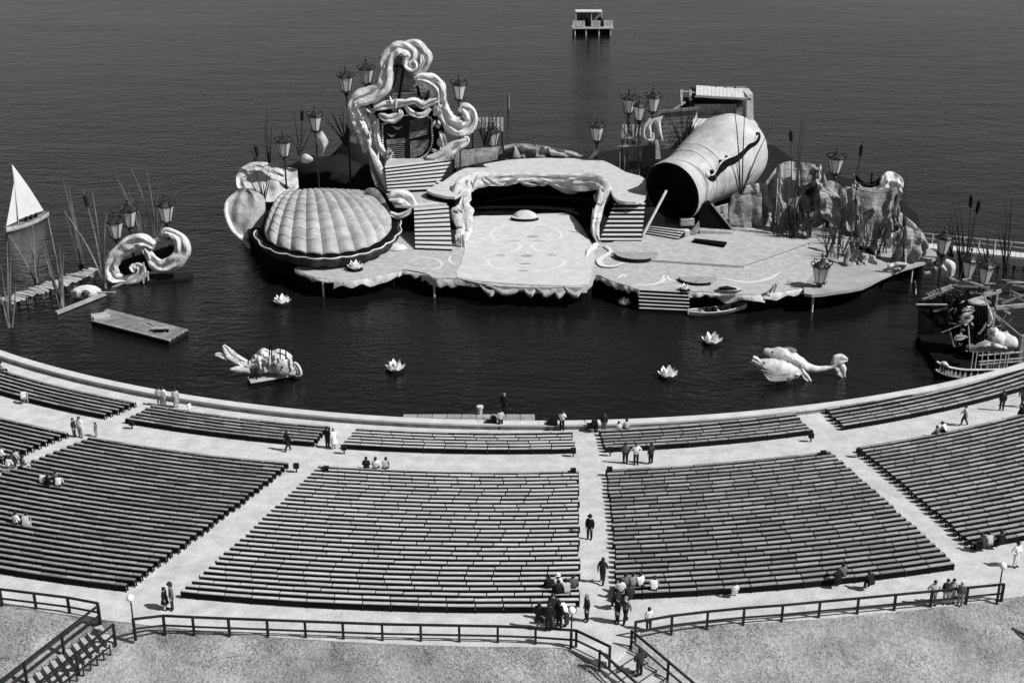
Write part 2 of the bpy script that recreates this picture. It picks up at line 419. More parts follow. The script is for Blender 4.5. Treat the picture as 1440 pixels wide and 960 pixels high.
# row marker boxes at the aisle corners of the blocks
for k, (px, py, w) in enumerate([(417,655,'at the first row end of the shell block'),(459,659,'at the aisle corner of the pale block facing the carpet'),(806,662,'where pale block and straight aisle meet'),(857,660,'where the keg block meets the straight aisle'),(1157,637,'at the far corner of the keg block'),(1207,634,'at the aisle corner of the ship block'),(806,633,'on the last front row by the straight aisle'),(858,632,'on the last front row across the straight aisle'),(1140,612,'at the end of the last front row facing the lilies'),(484,629,'at the end of the last front row by the slab landing'),(186,594,'at the end of the last front row facing the lantern fish')]):
    p = Gd(px, py+9)
    t = thing('row_marker', 'small black marker box '+w, 'marker', p, 'row marker boxes at the aisle corners')
    MB().box(p+Vector((0,0,.2)), (.09,.09,.42)).build('post', M_tar, t); MB().box(p+Vector((0,0,.52)), (.38,.3,.34)).build('box', M_tar, t)
# ---------------------------------------------------------------- fences
M_fence = mat('fence_timber', .022, .4, 2, .8, rnd=.3)
def fence(name_label, pts, h=1.05, group='dark post and rail fences on the crest', rails=(1.02,.42), sub=1):
    pts = [Vector(p) for p in pts]
    t = thing('rail_fence', name_label, 'fence', pts[0], group)
    for p in pts:
        MB().box(p+Vector((0,0,h/2-.15)), (.13,.13,h+.3), random.uniform(-.1,.1)).build('post', M_fence, t)
    for p, q in zip(pts, pts[1:]):
        for z in rails:
            e = (q-p).normalized()*.09
            MB().beam(p+e*0+Vector((0,0,z)), q+Vector((0,0,z)), .09, .12 if z > .9 else .08).build('rail', M_fence, t)
    return t
def gp(l): return [Gd(*p) for p in l]
fence('dark timber rail fence above the grass, left of the narrow stair top', gp([(-40,845),(3,850),(51,856),(98,862),(140,870)]))
fence('long dark timber rail fence behind the pale bench block', gp([(190,893),(232,888),(273,890),(323,892),(377,894),(430,896),(483,898),(538,900),(592,901),(646,902),(700,903),(753,905),(810,909),(857,932)]))
fence('long dark timber rail fence behind the block facing the keg', gp([(893,897),(944,888),(994,882),(1045,877),(1099,873),(1151,868),(1205,863),(1257,858),(1308,853),(1358,848),(1408,843)]))
# stairs down the bank with their handrails
M_step = mat('worn_step', .42, .2, 1.5, .9)
names = ['wide pale steps going down beside the flowery bank', 'narrow dark-edged steps going down past a toothed handrail', 'short pale steps dropping behind the globe lamp by the children']
for k, (p, dr_, w, n, TREAD, RISE) in enumerate(STAIRS):
    st = thing('outdoor_stair', names[k], 'stairs', p)
    sd = Vector((-dr_.y, dr_.x)); az = math.atan2(dr_.y, dr_.x)
    for i in range(n):
        c = p.xy+dr_*(TREAD*(i+.5)); z = p.z-RISE*(i+1)
        MB().box((c.x, c.y, z-.16), (TREAD+.03, w, .32), az).build('step', M_step, st)
        MB().box((c.x+dr_.x*TREAD*.5, c.y+dr_.y*TREAD*.5, z+.012), (.045, w+.02, .05), az).build('nosing', M_fence, st)
    for sgn, lab in ((1, 'uphill side'), (-1, 'lake side')):
        pts = []
        for i in range(0, n+1, 5 if TREAD < .5 else 4):
            c = p.xy+dr_*(TREAD*i)+sd*sgn*(w/2+.1); pts.append(Vector((c.x, c.y, p.z-RISE*i-.05)))
        side = ('on the open side' if sgn > 0 else 'on the bank side')
        fence('dark sloping handrail %s of the %s' % (side, ['wide pale steps','narrow dark-edged steps','short steps behind the lamp'][k]), pts, group='sloping handrails of the bank stairs')
        if k == 1 and sgn == 1:
            t = thing('picket_edge', 'row of short dark pickets along the narrow steps', 'fence', pts[0])
            for i in range(24):
                c = p.xy+dr_*(TREAD*(.9*i+1))+sd*(w/2+.42); z = bankz(c.x, c.y)
                MB().box((c.x, c.y, z+.25), (.07,.07,.75), az).build('picket', M_fence, t)
            a_ = p.xy+dr_*TREAD+sd*(w/2+.42); b_ = p.xy+dr_*(TREAD*22)+sd*(w/2+.42)
            MB().beam((a_.x, a_.y, bankz(a_.x,a_.y)+.5), (b_.x, b_.y, bankz(b_.x,b_.y)+.5), .06, .08).build('rail', M_fence, t)
# globe lamps on the crest
M_globe = mat('opal_globe', .85, .03, 1, .25, spec=.5)
for px, py, lab in ((190,893,'beside the top of the narrow steps'),(803,911,'beside the crowd above the wide steps'),(1402,846,'beside the four children at the rail')):
    p = Gd(px, py); t = thing('globe_lamp', 'thin dark lamp post with white globe '+lab, 'lamp', p, 'globe lamps along the crest fence')
    MB().tube([p-Vector((0,0,.2)), p+Vector((0,0,1.0)), p+Vector((0,0,1.05)), p+Vector((0,0,2.15))], [.08,.08,.045,.04], 8).build('post', M_fence, t)
    MB().ball(p+Vector((0,0,2.33)), .21, 14, 10).build('globe', M_globe, t)
# ---------------------------------------------------------------- the lake stage
M_deck = mat('painted_deck', .40, .24, 1.6, .9, bump=.015)
M_deck2 = mat('grey_deck', .33, .2, .6, .92, bump=.01)
M_carpet = mat('pale_painted_carpet', .53, .14, .9, .95)
M_paintw = mat('faded_white_paint', .54, .12, 1.5, .9)
M_paintg = mat('faded_grey_paint', .30, .2, 1.5, .9)
M_white = mat('white_plaster', .57, .32, 1.3, .95, bump=.07, bscale=4, spec=.08)
M_cream = mat('grey_white_plaster', .48, .4, 1.2, .95, bump=.07, bscale=4, spec=.08)
M_canvas = mat('grey_canvas', .33, .4, 1.0, .97, bump=.09, bscale=3, spec=.05)
M_canvas2 = mat('stained_canvas', .22, .6, 1.0, .97, bump=.1, bscale=3, spec=.05)
M_tarshade = mat('tar_and_shade', .008, .5, 1.5, .85)  # tarred parts, also surfaces whose black stands in for shade
M_black = mat('black_cloth_and_shade', .006, .3, 2, .95, spec=.05)  # black parts, also sheets standing in for shade
M_pile = mat('pale_pile', .5, .3, 2, .9)
M_iron = mat('dark_iron', .02, .4, 3, .5, spec=.4)
M_opal = translucent(mat('opal_glass', .92, .02, 1, .4, spec=.3), .5)
M_reed = mat('dark_reed', .035, .5, 2, .8, rnd=.4)
M_reedL = mat('bleached_reed', .17, .4, 2, .85, rnd=.5)
M_wood = mat('bleached_boards', .38, .3, 1.5, .9, rnd=.25, stretch=(1,1,1))
M_wood2 = mat('wet_boards', .16, .45, 1.3, .85, rnd=.3)
ZD = 2.0
def poly(l, z): return [A(x, y, z) for x, y in l]
stage = thing('lake_stage', 'wide pale deck of the lake stage standing on piles', 'stage', A(720, 400, 0))
front = [(414,377),(428,384),(452,391),(500,393),(545,384),(566,379),(598,384),(612,391),(640,391),(700,402),(790,404),(828,402),(838,386),(858,394),(885,402),(900,406),(968,409),(1010,411),(1060,414),(1098,409),(1132,404)]
back = [(1170,352),(1140,322),(1060,296),(1000,286),(905,292),(842,300),(660,300),(600,300),(560,318),(500,345),(450,360)]
fr3 = poly(front, ZD)
b = MB().prism([p+Vector((0,0,-.35)) for p in cr(fr3, 3)+poly(back, ZD)], (0,0,.35)); b.build('deck', M_deck, stage, smooth=False)
wing = poly([(1130,404),(1142,414),(1175,410),(1212,404),(1238,391),(1272,377),(1318,362),(1305,348),(1270,338),(1240,330),(1190,322),(1140,326),(1165,352)], ZD+.06)
MB().prism([p-Vector((0,0,.3)) for p in cr(wing, 2, True)], (0,0,.3)).build('side_deck', M_deck2, stage, smooth=False)
rear = poly([(372,352),(352,330),(340,300),(345,262),(380,238),(450,222),(540,205),(640,205),(720,214),(840,214),(905,205),(980,190),(1090,205),(1130,235),(1240,262),(1290,300),(1300,345),(1240,326),(1140,318),(1060,294),(1000,284),(905,290),(842,298),(660,298),(600,298),(500,345),(440,372)], ZD-.12)
MB().prism([p-Vector((0,0,.3)) for p in rear], (0,0,.3)).build('rear_deck', M_tarshade, stage, smooth=False)  # tower and keg shadows put into the rear deck colour
upper = poly([(848,346),(905,322),(1000,305),(1062,322),(1137,343),(1090,360),(1046,375),(1000,372),(912,366),(870,361)], ZD+.16)
MB().prism([p-Vector((0,0,.155)) for p in upper], (0,0,.15)).build('raised_deck', M_deck, stage, smooth=False)
es = poly([(911,367.5),(1000,373.5),(1046,376.3),(1091,361.3),(1138,344)], ZD)
for p, q in zip(es, es[1:]): MB().beam(p+Vector((0,0,.10)), q+Vector((0,0,.10)), .05, .17).build('riser_board', M_tar, stage)
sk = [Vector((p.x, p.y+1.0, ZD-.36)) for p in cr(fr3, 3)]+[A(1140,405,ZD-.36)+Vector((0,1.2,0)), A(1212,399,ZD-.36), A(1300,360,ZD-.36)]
MB().sheet(sk, [Vector((p.x, p.y, -.6)) for p in sk], 1, .1, n=1).build('under_deck_shade', M_black, stage, smooth=False)  # black sheet standing in for the shade beneath the deck
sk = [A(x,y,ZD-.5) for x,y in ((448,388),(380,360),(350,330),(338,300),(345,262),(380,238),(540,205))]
MB().sheet(sk, [Vector((p.x, p.y, -.6)) for p in sk], 1, .1, n=1).build('under_deck_shade', M_black, stage, smooth=False)
for px, py in ((453,392),(610,392),(1145,413),(1285,372)):
    p = A(px, py, ZD); p.y += .25; MB().tube([p+Vector((0,0,-4)), p+Vector((0,0,-.05))], .11, 8).build('pile', M_pile, stage)
for i in range(60):
    p = A(random.uniform(360,1250), random.uniform(235,380), ZD); MB().tube([p+Vector((0,0,-4)), p+Vector((0,0,-.45))], .14, 6).build('pile', M_tarshade, stage)
# torn plaster frill along the front edge
for (a_, c_), dz in (((415,470),.4),((470,560),.75),((560,600),.5),((592,642),.7),((838,872),.5),((870,900),.6),((968,1012),.45),((1010,1075),.8),((1075,1132),.6)):
    n = 7; top = []; bot = []
    for i in range(n+1):
        px = lerp(a_, c_, i/n)
        py = next((lerp(p[1], q[1], (px-p[0])/(q[0]-p[0])) for p, q in zip(front, front[1:]) if p[0] <= px <= q[0]), 400)
        p = A(px, py+.6, ZD); top.append(p+Vector((0,-.06,-.02))); bot.append(p+Vector((random.uniform(-.1,.1), -.15-.25*random.random(), -dz*(.5+.8*random.random()))))
    MB().sheet(top, bot, 4, .07, .1, (0,-1,.2), n=3).build('frill', M_cream, stage)
# painted scrolls on the boards (flat paint)
def paint(px_path, w, z, name='painted_scroll', ma=None, tab=None):
    P = cr([A(x, y, z) for x, y in px_path], 6); b = MB(); n = len(P); L = []; Rr = []
    for i, p in enumerate(P):
        t = (P[min(i+1,n-1)]-P[max(i-1,0)]).normalized(); s_ = Vector((-t.y, t.x, 0)); ww = w*interp(tab or [.3,1,1,.3], i/(n-1))
        L.append(p+s_*ww); Rr.append(p-s_*ww)
    b.add(L+Rr, [(i, i+1, n+i+1, n+i) for i in range(n-1)]); return b.build(name, ma or mat('scroll_paint', .64, .1, 1.5, .9), stage, smooth=False)
paint([(853,345),(859,353),(850,360),(843,366),(848,373),(864,374),(878,369)], .32, ZD+.165)
paint([(868,391),(878,386),(880,390)], .18, ZD+.006); paint([(890,400),(915,400),(932,395),(935,388),(944,394),(958,396)], .22, ZD+.006)
paint([(1015,390),(1035,395),(1062,396),(1085,390),(1097,382)], .2, ZD+.006)
paint([(575,368),(590,362),(612,364),(622,372),(610,378),(580,377)], .12, ZD+.006); paint([(640,372),(632,366),(634,360)], .12, ZD+.006)
for px, py, rx, zz in ((895,359.5,2.3,ZD+.16),(981,394,1.9,ZD)):
    p = A(px, py, zz); b = MB(); pr = [(p.x+rx*math.cos(R(a)), p.y+rx*.9*math.sin(R(a)), zz+.005) for a in range(170, 371, 10)]
    b.prism(pr, (0,0,.3)); b.build('half_round_step', M_paintg, stage, smooth=False)
    b = MB(); q = [Vector((p.x+(rx+.03)*math.cos(R(a)), p.y+(rx+.03)*.9*math.sin(R(a)), zz+.14)) for a in range(175, 306, 10)]
    for u, v in zip(q, q[1:]): b.beam(u, v, .04, .27)
    b.build('half_round_riser', M_tar, stage, smooth=False)
# carpet with its painted face-like scrolls
carpet = thing('stage_carpet', 'bright painted floor cloth hanging over the stage front', 'carpet', A(735, 350, ZD))
co = [(642,390),(648,372),(655,345),(662,318),(668,305),(690,304),(718,304),(760,303),(790,300),(803,303),(806,311),(815,318),(818,330),(832,345),(836,362),(832,378),(826,400),(790,402),(735,400),(690,397)]
MB().prism([p+Vector((0,0,.008)) for p in cr(poly(co, ZD), 2, True)], (0,0,.05)).build('cloth', M_carpet, carpet, smooth=False)
top = [p+Vector((0,-.05,.05)) for p in poly([(642,390.5),(665,394),(690,397.5),(735,400.5),(790,402.5),(826,400.5)], ZD)]
bot = [p+Vector((random.uniform(-.2,.2), -.5, -random.uniform(.25,.8))) for p in top]
MB().sheet(top, bot, 5, .06, .15, (0,-1,.3), fn=lambda u, t: .12*math.sin(t*40)*u, n=5).build('hanging_hem', M_canvas, carpet)
for k, (x, w) in enumerate(((690,2.2),(712,3.9),(745,1.6),(768,2.6),(786,1.8),(808,2.2))):
    p = A(x, 400+(x-690)*.03, ZD)+Vector((0,.25,.1*(k%2))); MB().sheet([p+Vector((-w/2,-.2,.02)), p+Vector((0,-.9,-.35)), p+Vector((w/2,-.2,-.05))], [p+Vector((-w/2,-.35,-.1)), p+Vector((0,-1.15,-.95)), p+Vector((w/2,-.35,-.2))], 5, .06, .2, (0,-1,.2), fn=lambda u, t: .16*math.sin(t*17+x)*u).build('hem_scallop', M_canvas, carpet)
def cpaint(*a, **k):
    o = paint(*a, **k); o.parent = carpet; o.location = stage.location-carpet.location; return o
zc_ = ZD+.066
for sgn in (-1, 1):
    X = lambda x: 740+sgn*(x-740)
    cpaint([(X(715),330),(X(700),337),(X(690),331),(X(698,),322),(X(722),316),(X(735),322)], .16, zc_, 'painted_curl')
    cpaint([(X(728),341),(X(732),347),(X(722),353),(X(711),351)], .2, zc_, 'painted_curl')
    cpaint([(X(735),380),(X(712),379),(X(692),374),(X(686),367),(X(696),364),(X(705),368)], .18, zc_, 'painted_curl')
    cpaint([(X(717),339),(X(724),338),(X(731),339)], .14, zc_, 'painted_mark', M_paintg)
    cpaint([(X(698),360),(X(704),358),(X(710),360)], .16, zc_, 'painted_mark', M_paintg)
for x, y, w in ((741,360,.5),(749,333,.35),(738,371,.3),(736,381,.25)): cpaint([(x-8,y),(x,y-.3),(x+8,y)], w, zc_, 'painted_mark', M_paintg, [.4,1,.4])
hood = thing('prompter_hood', 'low round white prompter hood at the back of the carpet', 'prompter box', A(738, 309, ZD))
p = hood.location; b = MB()
pr = [Vector((p.x+1.6*math.cos(R(a)), p.y+1.1*math.sin(R(a)), ZD+.06)) for a in range(180, 361, 12)]
MB().prism(pr, (0,0,.32)).build('drum', M_tar, hood, smooth=False)
MB().prism([q+Vector((0,-.05,.325)) for q in pr], (0,0,.05)).build('lid', M_paintw, hood, smooth=False)
MB().lathe([(1.5,0),(1.3,.45),(.8,.75),(.05,.85)], p+Vector((0,.45,.06)), 16).build('dome', M_white, hood)
# ---------------------------------------------------------------- bridge over the dark opening
ZB = 5.8
bridge = thing('stage_bridge', 'raised pale walkway spanning the black opening behind the carpet', 'bridge', A(750, 300, ZD))
ol = [(600,268),(622,256),(650,238),(690,229),(725,224),(780,222),(838,224),(862,232),(880,242),(908,252),(905,281),(868,281),(856,262),(842,252),(800,250),(740,247),(700,250),(672,254),(655,262),(640,277)]
MB().prism([p-Vector((0,0,.3)) for p in cr(poly(ol, ZB), 3, True)], (0,0,.3)).build('walkway', mat('pale_walkway', .5, .18, 1.3, .9, bump=.02), bridge, smooth=False)
MB().sheet([A(655,262,ZB)-Vector((0,-.5,.3)), A(740,247,ZB)-Vector((0,-.8,.3)), A(842,252,ZB)-Vector((0,-.8,.3))], [Vector((A(655,262,ZB).x, A(655,262,ZB).y+6, ZD)), Vector((A(740,247,ZB).x, A(740,247,ZB).y+5, ZD)), Vector((A(842,252,ZB).x, A(842,252,ZB).y+5, ZD))], 4, .1).build('opening_shade_back', M_black, bridge)  # black walls paint in the shade inside the opening
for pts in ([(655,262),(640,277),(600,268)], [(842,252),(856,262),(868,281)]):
    q = poly(pts, ZB); MB().sheet([p-Vector((0,0,.3)) for p in q], [Vector((p.x, p.y, ZD)) for p in q], 3, .1).build('opening_shade_side', M_black, bridge)
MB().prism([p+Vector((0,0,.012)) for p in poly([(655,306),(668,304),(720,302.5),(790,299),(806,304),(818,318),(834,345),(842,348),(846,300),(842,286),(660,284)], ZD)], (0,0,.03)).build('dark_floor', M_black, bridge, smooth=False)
# torn plaster drapes of the bridge edge
def drape(name, Lp, Rp, Y, ma=M_cream, bul=.3, th=.12, par=None, nu=8, fn=None, nrm=(0,-1,.25)):
    f = lambda l: [V(x, y, Y if not callable(Y) else Y(x, y)) for x, y in l]
    return MB().sheet(f(Lp), f(Rp), nu, th, bul, nrm, fn).build(name, ma, par)
fe = [(656,260),(680,252),(710,248.5),(745,246.5),(780,247.5),(815,249.5),(846,252)]
MB().sheet([A(x,y,ZB)+Vector((0,-.12,.0)) for x,y in fe], [A(x,y,ZB)+Vector((0,-.35,-h)) for (x,y),h in zip(fe,(1.1,.8,1.0,.7,1.1,1.6,1.1))], 4, .1, .12, (0,-1,.3), fn=lambda u, t: .18*math.sin(t*33)*u).build('torn_fringe', M_cream, bridge)
for Lp, Rp in (([(662,254),(690,250),(716,250),(726,252)], [(664,262),(690,258),(716,257),(727,254)]),
               ([(716,240),(728,250),(742,256),(760,259)], [(716,241),(732,258),(748,263),(760,260)]),
               ([(734,237),(748,249),(775,252),(806,250)], [(735,240),(756,258),(780,260),(804,259)]),
               ([(770,252),(785,256),(808,252),(818,250)], [(772,260),(795,272),(812,271),(818,258)]),
               ([(806,246),(828,247),(846,250),(856,256)], [(806,251),(830,254),(846,260),(854,264)])):
    drape('torn_edge', Lp, Rp, 147.6, M_cream, .35, .14, bridge)
arch = ((638,351,132.6,.15),(648,336,134,.7),(653,320,136,1.0),(648,296,138.6,1.2),(648,272,141,1.25),(660,256,143,1.1),(690,251,144.4,.75),(725,249,145,.55),(765,250,145.2,.6),(805,252,144.9,.7),(838,254,144.1,.9),(851,266,142.2,.8),(846,284,139.9,.6),(839,305,137.5,.5),(837,325,135.5,.45),(842,342,133.9,.25))
MB().sweep(cr([V(x,y,Y) for x,y,Y,w in arch], 5), [q[3] for q in arch], (0,-1,.35), depth=.75).build('arch_moulding', M_cream, bridge)
for k in range(26):
    q = arch[2+k % 12]; x, y, Y = q[0]+random.uniform(-9,9), q[1]+random.uniform(-2,9), q[2]-random.uniform(.4,.9); a = random.uniform(-.6,.6)+(1.57 if q[0] < 665 or q[0] > 835 else 0); l = random.uniform(5,15); w = random.uniform(2,5); dx, dy = math.cos(a)*l, math.sin(a)*l
    MB().sheet([V(x-dx,y-dy,Y), V(x,y-w,Y-.15), V(x+dx,y+dy,Y)], [V(x-dx,y-dy+1,Y), V(x,y+w,Y-.15), V(x+dx,y+dy+1,Y)], 4, .08, .15, (0,-1,.3)).build('plaster_leaf', random.choice([M_white, M_cream, M_canvas]), bridge)
MB().sweep(cr([V(x,y,133) for x,y in ((648,335),(642,345),(636,350),(640,342))], 5), [.3,.35,.2,.1], (0,-1,.2)).build('pillar_claw', M_white, bridge)
MB().sweep(cr([V(x,y,132.3) for x,y in ((651,330),(651,345),(653,355))], 5), [.3,.35,.1], (0,-1,.2)).build('pillar_claw', M_white, bridge)
MB().sweep(cr([V(x,y,Y) for x,y,Y in ((842,342,133),(832,352,131),(827,366,128),(830,378,125.6),(837,387,123.8))], 5), [.25,.4,.5,.45,.2], (0,-1,.3), depth=.4).build('curled_edge', M_white, bridge)
for Lp, Rp in (([(838,262),(842,272),(848,285)], [(846,258),(850,268),(850,282)]), ([(834,275),(836,282),(842,290)], [(838,272),(844,282),(844,288)])):
    drape('torn_edge', Lp, Rp, 145, M_canvas, .2, .12, bridge)
# grey hummocks behind the walkway and a canvas tunnel
hum = thing('canvas_hummock', 'long low grey canvas hummock behind the pale walkway', 'scenery')
hum.location = V(770, 224, 158)
drape('hummock', [(694,216),(705,206),(730,202),(760,204),(790,211),(835,215)], [(694,228),(705,226),(730,224),(760,224),(790,224),(835,224)], 157.5, M_canvas2, .5, .3, hum, nu=12, fn=lambda u, t: .9*noise.noise(Vector((u*2.5,t*9,5)))+.2*math.sin(t*60))
drape('ridge', [(771,207),(800,212),(820,215),(840,216)], [(775,220),(800,222),(820,224),(838,224)], 156.8, M_canvas, .3, .3, hum, nu=12, fn=lambda u, t: .7*noise.noise(Vector((u*2.5,t*6,15))))
drape('hump', [(722,205),(727,208),(733,222)], [(726,207),(720,220),(718,225)], 156.4, M_canvas2, .4, .25, hum)
tun = thing('canvas_tunnel', 'dark ribbed canvas tunnel mouth beside the tower stairs', 'scenery', V(665, 232, 152))
b = MB(); rings = []
for i in range(9):
    x = V(643+i*7.5, 232-i*1.6, 152).x; rr = (1.75+.08*(i % 2))*(1-.04*i); zb = V(643+i*7.5, 235-i*1.5, 152).z
    rings.append([Vector((x+.3*math.cos(a), 153+1.5*math.cos(a), zb+rr*math.sin(a))) for a in [math.pi*k/12 for k in range(13)]])
b.loft(rings, False, closed=False); b.build('ribbed_skin', M_canvas2, tun); b = MB(); b.add(rings[0], [tuple(range(13))]); b.build('dark_mouth', M_black, tun)
# ---------------------------------------------------------------- stage stairs
def flight(label, bl, br, tl, tr, z0, z1, n, ma=M_paintw, name='stage_stair', group='flights of the lake stage'):
    # bottom edge (left,right) and top edge as pixels on their levels
    BL, BR, TL, TR = A(*bl, z0), A(*br, z0), A(*tl, z1), A(*tr, z1)
    t = thing(name, label, 'stairs', (BL+BR)/2, group)
    for i in range(n):
        k0, k1 = i/n, (i+1)/n; z = lerp(z0, z1, (i+1)/n)
        q = [BL.lerp(TL, k0), BR.lerp(TR, k0), BR.lerp(TR, k1), BL.lerp(TL, k1)]
        q = [Vector((p.x, p.y, z-.07)) for p in q]; f = (q[0]-q[3]).normalized()*.05; q[0] += f; q[1] += f
        MB().prism(q, (0,0,.07)).build('tread', ma, t, smooth=False)
        r = [Vector((p.x, p.y, z0-.1 if False else z-(z1-z0)/n-.02)) for p in (BL.lerp(TL, k0)-f*.1, BR.lerp(TR, k0)-f*.1)]
        MB().sheet([r[0], r[1]], [r[0]+Vector((0,0,(z1-z0)/n-.05)), r[1]+Vector((0,0,(z1-z0)/n-.05))], 1, .03, 0, (f.x, f.y, 0), n=1).build('riser', M_tar, t)
    for a_, c_ in ((BL, TL), (BR, TR)):
        s_ = MB().add([(a_.x,a_.y,z0-.3),(c_.x,c_.y,z0-.3),(c_.x,c_.y,z1-.12),(a_.x,a_.y,z0)], [(0,1,2,3)]); s_.build('stringer', M_tar, t, smooth=False)
    return t
flight('pale stair flight between the walkway and the keg mouth', (843,341), (902,341), (868,279), (908,279), ZD, ZB-.3, 10)
flight('pale stair flight beside the scallop shell', (584,351), (636,353), (582,287), (630,282), ZD, 5.0, 11)
flight('wide pale stair flight leading up to the heraldic tower', (545,271), (612,268), (541,234), (637,222), 5.0, 7.2, 8)
flight('short skewed steps joining landing and walkway', (608,268), (632,275), (616,254), (640,263), 5.0, ZB-.05, 3)
flight('low skewed steps under the keg mouth', (906,329), (953,337), (915,318), (964,323), ZD+.16, ZD+1.0, 4)
flight('pale stair flight going down into the lake', (899,437), (969,440), (897,406), (969,410), .05, ZD, 6)
landing = thing('stair_landing', 'pale landing between the shell stairs and tower stairs', 'landing', A(590, 280, 5))
lp = poly([(543,272),(612,269),(636,276),(634,284),(628,286),(580,290),(556,289)], 5.0)
MB().prism([p-Vector((0,0,.25)) for p in lp], (0,0,.24)).build('boards', M_deck, landing, smooth=False)
for p in lp: MB().tube([(p.x, p.y+.3, ZD-.3), (p.x, p.y+.3, 4.76)], .12, 6).build('post', M_tar, landing)
tl = thing('tower_landing', 'narrow boarded ledge with a handrail below the shield', 'landing', A(590, 225, 7.2))
lp = poly([(541,234),(637,222),(640,212),(545,222)], 7.2)
MB().prism([p-Vector((0,0,.25)) for p in lp], (0,0,.24)).build('boards', M_deck, tl, smooth=False)
for p in lp: MB().tube([(p.x, p.y, ZD-.3), (p.x, p.y, 6.96)], .12, 6).build('post', M_tar, tl)
q = [A(628,223,7.2), A(637,222,7.2), A(640,232,6.4)]
for p in q: MB().tube([p, p+Vector((0,0,1.0))], .05, 6).build('rail_post', M_pile, tl)
for p, r_ in zip(q, q[1:]): MB().beam(p+Vector((0,0,1)), r_+Vector((0,0,1)), .07, .07).build('rail', M_pile, tl)
# ---------------------------------------------------------------- heraldic tower
YT = 151.0
tower = thing('heraldic_tower', 'tall white scrollwork tower carrying a dark quartered shield', 'tower', Vector((-13.5, YT, 7)))
def T(zx, zy, dy=0.0): return V(470+zx/4.8, 50+zy/4.8, YT+dy)
def tp(l, dy=0.0, n=6): return cr([T(x, y, dy) for x, y in l], n)
FN = (0,-1,.12); k_ = 1/4.8/12.0      # zoom pixel to metre
def scroll(name, l, w, dy=0.0, depth=None, ma=None, par=None, n=6):
    return MB().sweep(tp(l, dy, n), [q*k_*1.28 for q in w], FN, depth=depth).build(name, ma or M_white, par or tower)
scroll('crest_scroll', [(505,195),(515,178),(540,180),(548,205),(525,222),(500,205),(497,170),(515,140),(500,108),(455,85),(410,95),(365,140),(350,210),(347,290),(325,350),(260,395),(185,420),(140,450),(135,500),(165,545)], [8,12,16,20,24,30,34,36,38,38,40,42,44,44,42,36,26], -.6, 1.1)
scroll('crest_curl', [(455,70),(520,58),(580,85),(612,140),(605,200),(570,240),(530,262)], [14,26,32,36,34,26,10], .2, 1.0, M_cream)
scroll('crest_curl', [(540,262),(575,225),(595,180),(590,130)], [8,14,14,8], -.4, .5)
scroll('side_scroll', [(540,290),(600,282),(665,300),(710,345),(722,410),(735,490),(770,565),(830,610),(890,612),(918,570),(905,515),(870,490),(845,515)], [10,26,34,34,30,34,44,52,48,44,38,26,10], -.3, 1.2)
scroll('side_scroll_lip', [(560,300),(630,320),(690,370),(700,440)], [6,14,16,6], -.9, .5, M_cream)
scroll('left_drape', [(165,480),(150,540),(175,610),(205,680),(215,745),(205,790)], [24,36,38,36,30,10], -.5, .9)
scroll('left_drape_fold', [(120,470),(100,530),(105,590),(125,650)], [14,22,18,6], .1, .7, M_cream)
scroll('left_drape_fold', [(185,520),(225,580),(240,650),(245,720)], [12,22,20,10], -.2, .7, M_cream)
scroll('inner_frame', [(285,560),(288,650),(305,745),(350,815),(410,862),(450,870)], [14,18,18,18,18,8], -.5, .6)
scroll('inner_frame_edge', [(262,570),(262,660),(280,760),(330,850)], [8,10,10,8], -.2, .5, M_cream)
scroll('cornice', [(275,492),(350,470),(430,458),(480,452),(545,440),(600,470),(650,450),(700,430)], [16,22,22,18,20,24,22,12], -.7, .9)
scroll('cornice_swag', [(300,530),(340,552),(400,556),(450,530),(440,498)], [8,22,26,18,6], -.9, .7, M_cream)
scroll('cornice_swag', [(480,470),(510,510),(560,535),(610,530),(650,490)], [8,16,16,18,8], -.9, .6)
scroll('cornice_drop', [(690,440),(695,490),(675,540)], [14,20,10], -.6, .6, M_cream)
scroll('leaf_scroll', [(620,830),(690,825),(760,790),(820,745),(870,722),(895,700),(875,690)], [10,34,40,32,24,16,8], -.8, 1.0)
scroll('leaf_scroll', [(660,770),(720,790),(745,740),(730,680),(712,645)], [8,16,20,18,6], -.5, .7, M_cream)
scroll('leaf_bud', [(110,690),(135,700),(150,725)], [12,24,10], -.2, .7)
MB().sheet([V(518,208,YT-1), V(526,232,YT-3), V(536,255,YT-5), V(545,272,YT-6.5)], [V(522,208,YT-1), V(535,228,YT-3), V(543,250,YT-5), V(547,271,YT-6.5)], 4, .35, .3, (.3,-1,.2)).build('stair_fin', M_white, tower)
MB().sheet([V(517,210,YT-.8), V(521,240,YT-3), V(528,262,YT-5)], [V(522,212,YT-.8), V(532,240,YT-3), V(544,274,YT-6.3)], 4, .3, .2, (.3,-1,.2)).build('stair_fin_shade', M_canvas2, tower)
MB().sheet([T(200,530,-.1), T(235,640,-.1), T(245,760,-.1)], [T(285,540,-.1), T(285,660,-.1), T(330,850,-.1)], 6, .25, .35, FN, fn=lambda u, t: .12*math.sin(u*14+t*4)).build('left_panel', M_cream, tower)
MB().sheet([T(110,470,.2), T(100,560,.2)], [T(190,500,.2), T(150,600,.2)], 4, .25, .3, FN, n=3).build('left_panel', M_canvas, tower)
for x, y, r_ in ((180,470,.3),(205,470,.25),(250,470,.28),(700,600,.35),(715,720,.4)): MB().ball(T(x,y,-.7), (r_,.2,r_*1.4), 8, 6).build('knob', M_tar if x < 300 else M_canvas, tower)
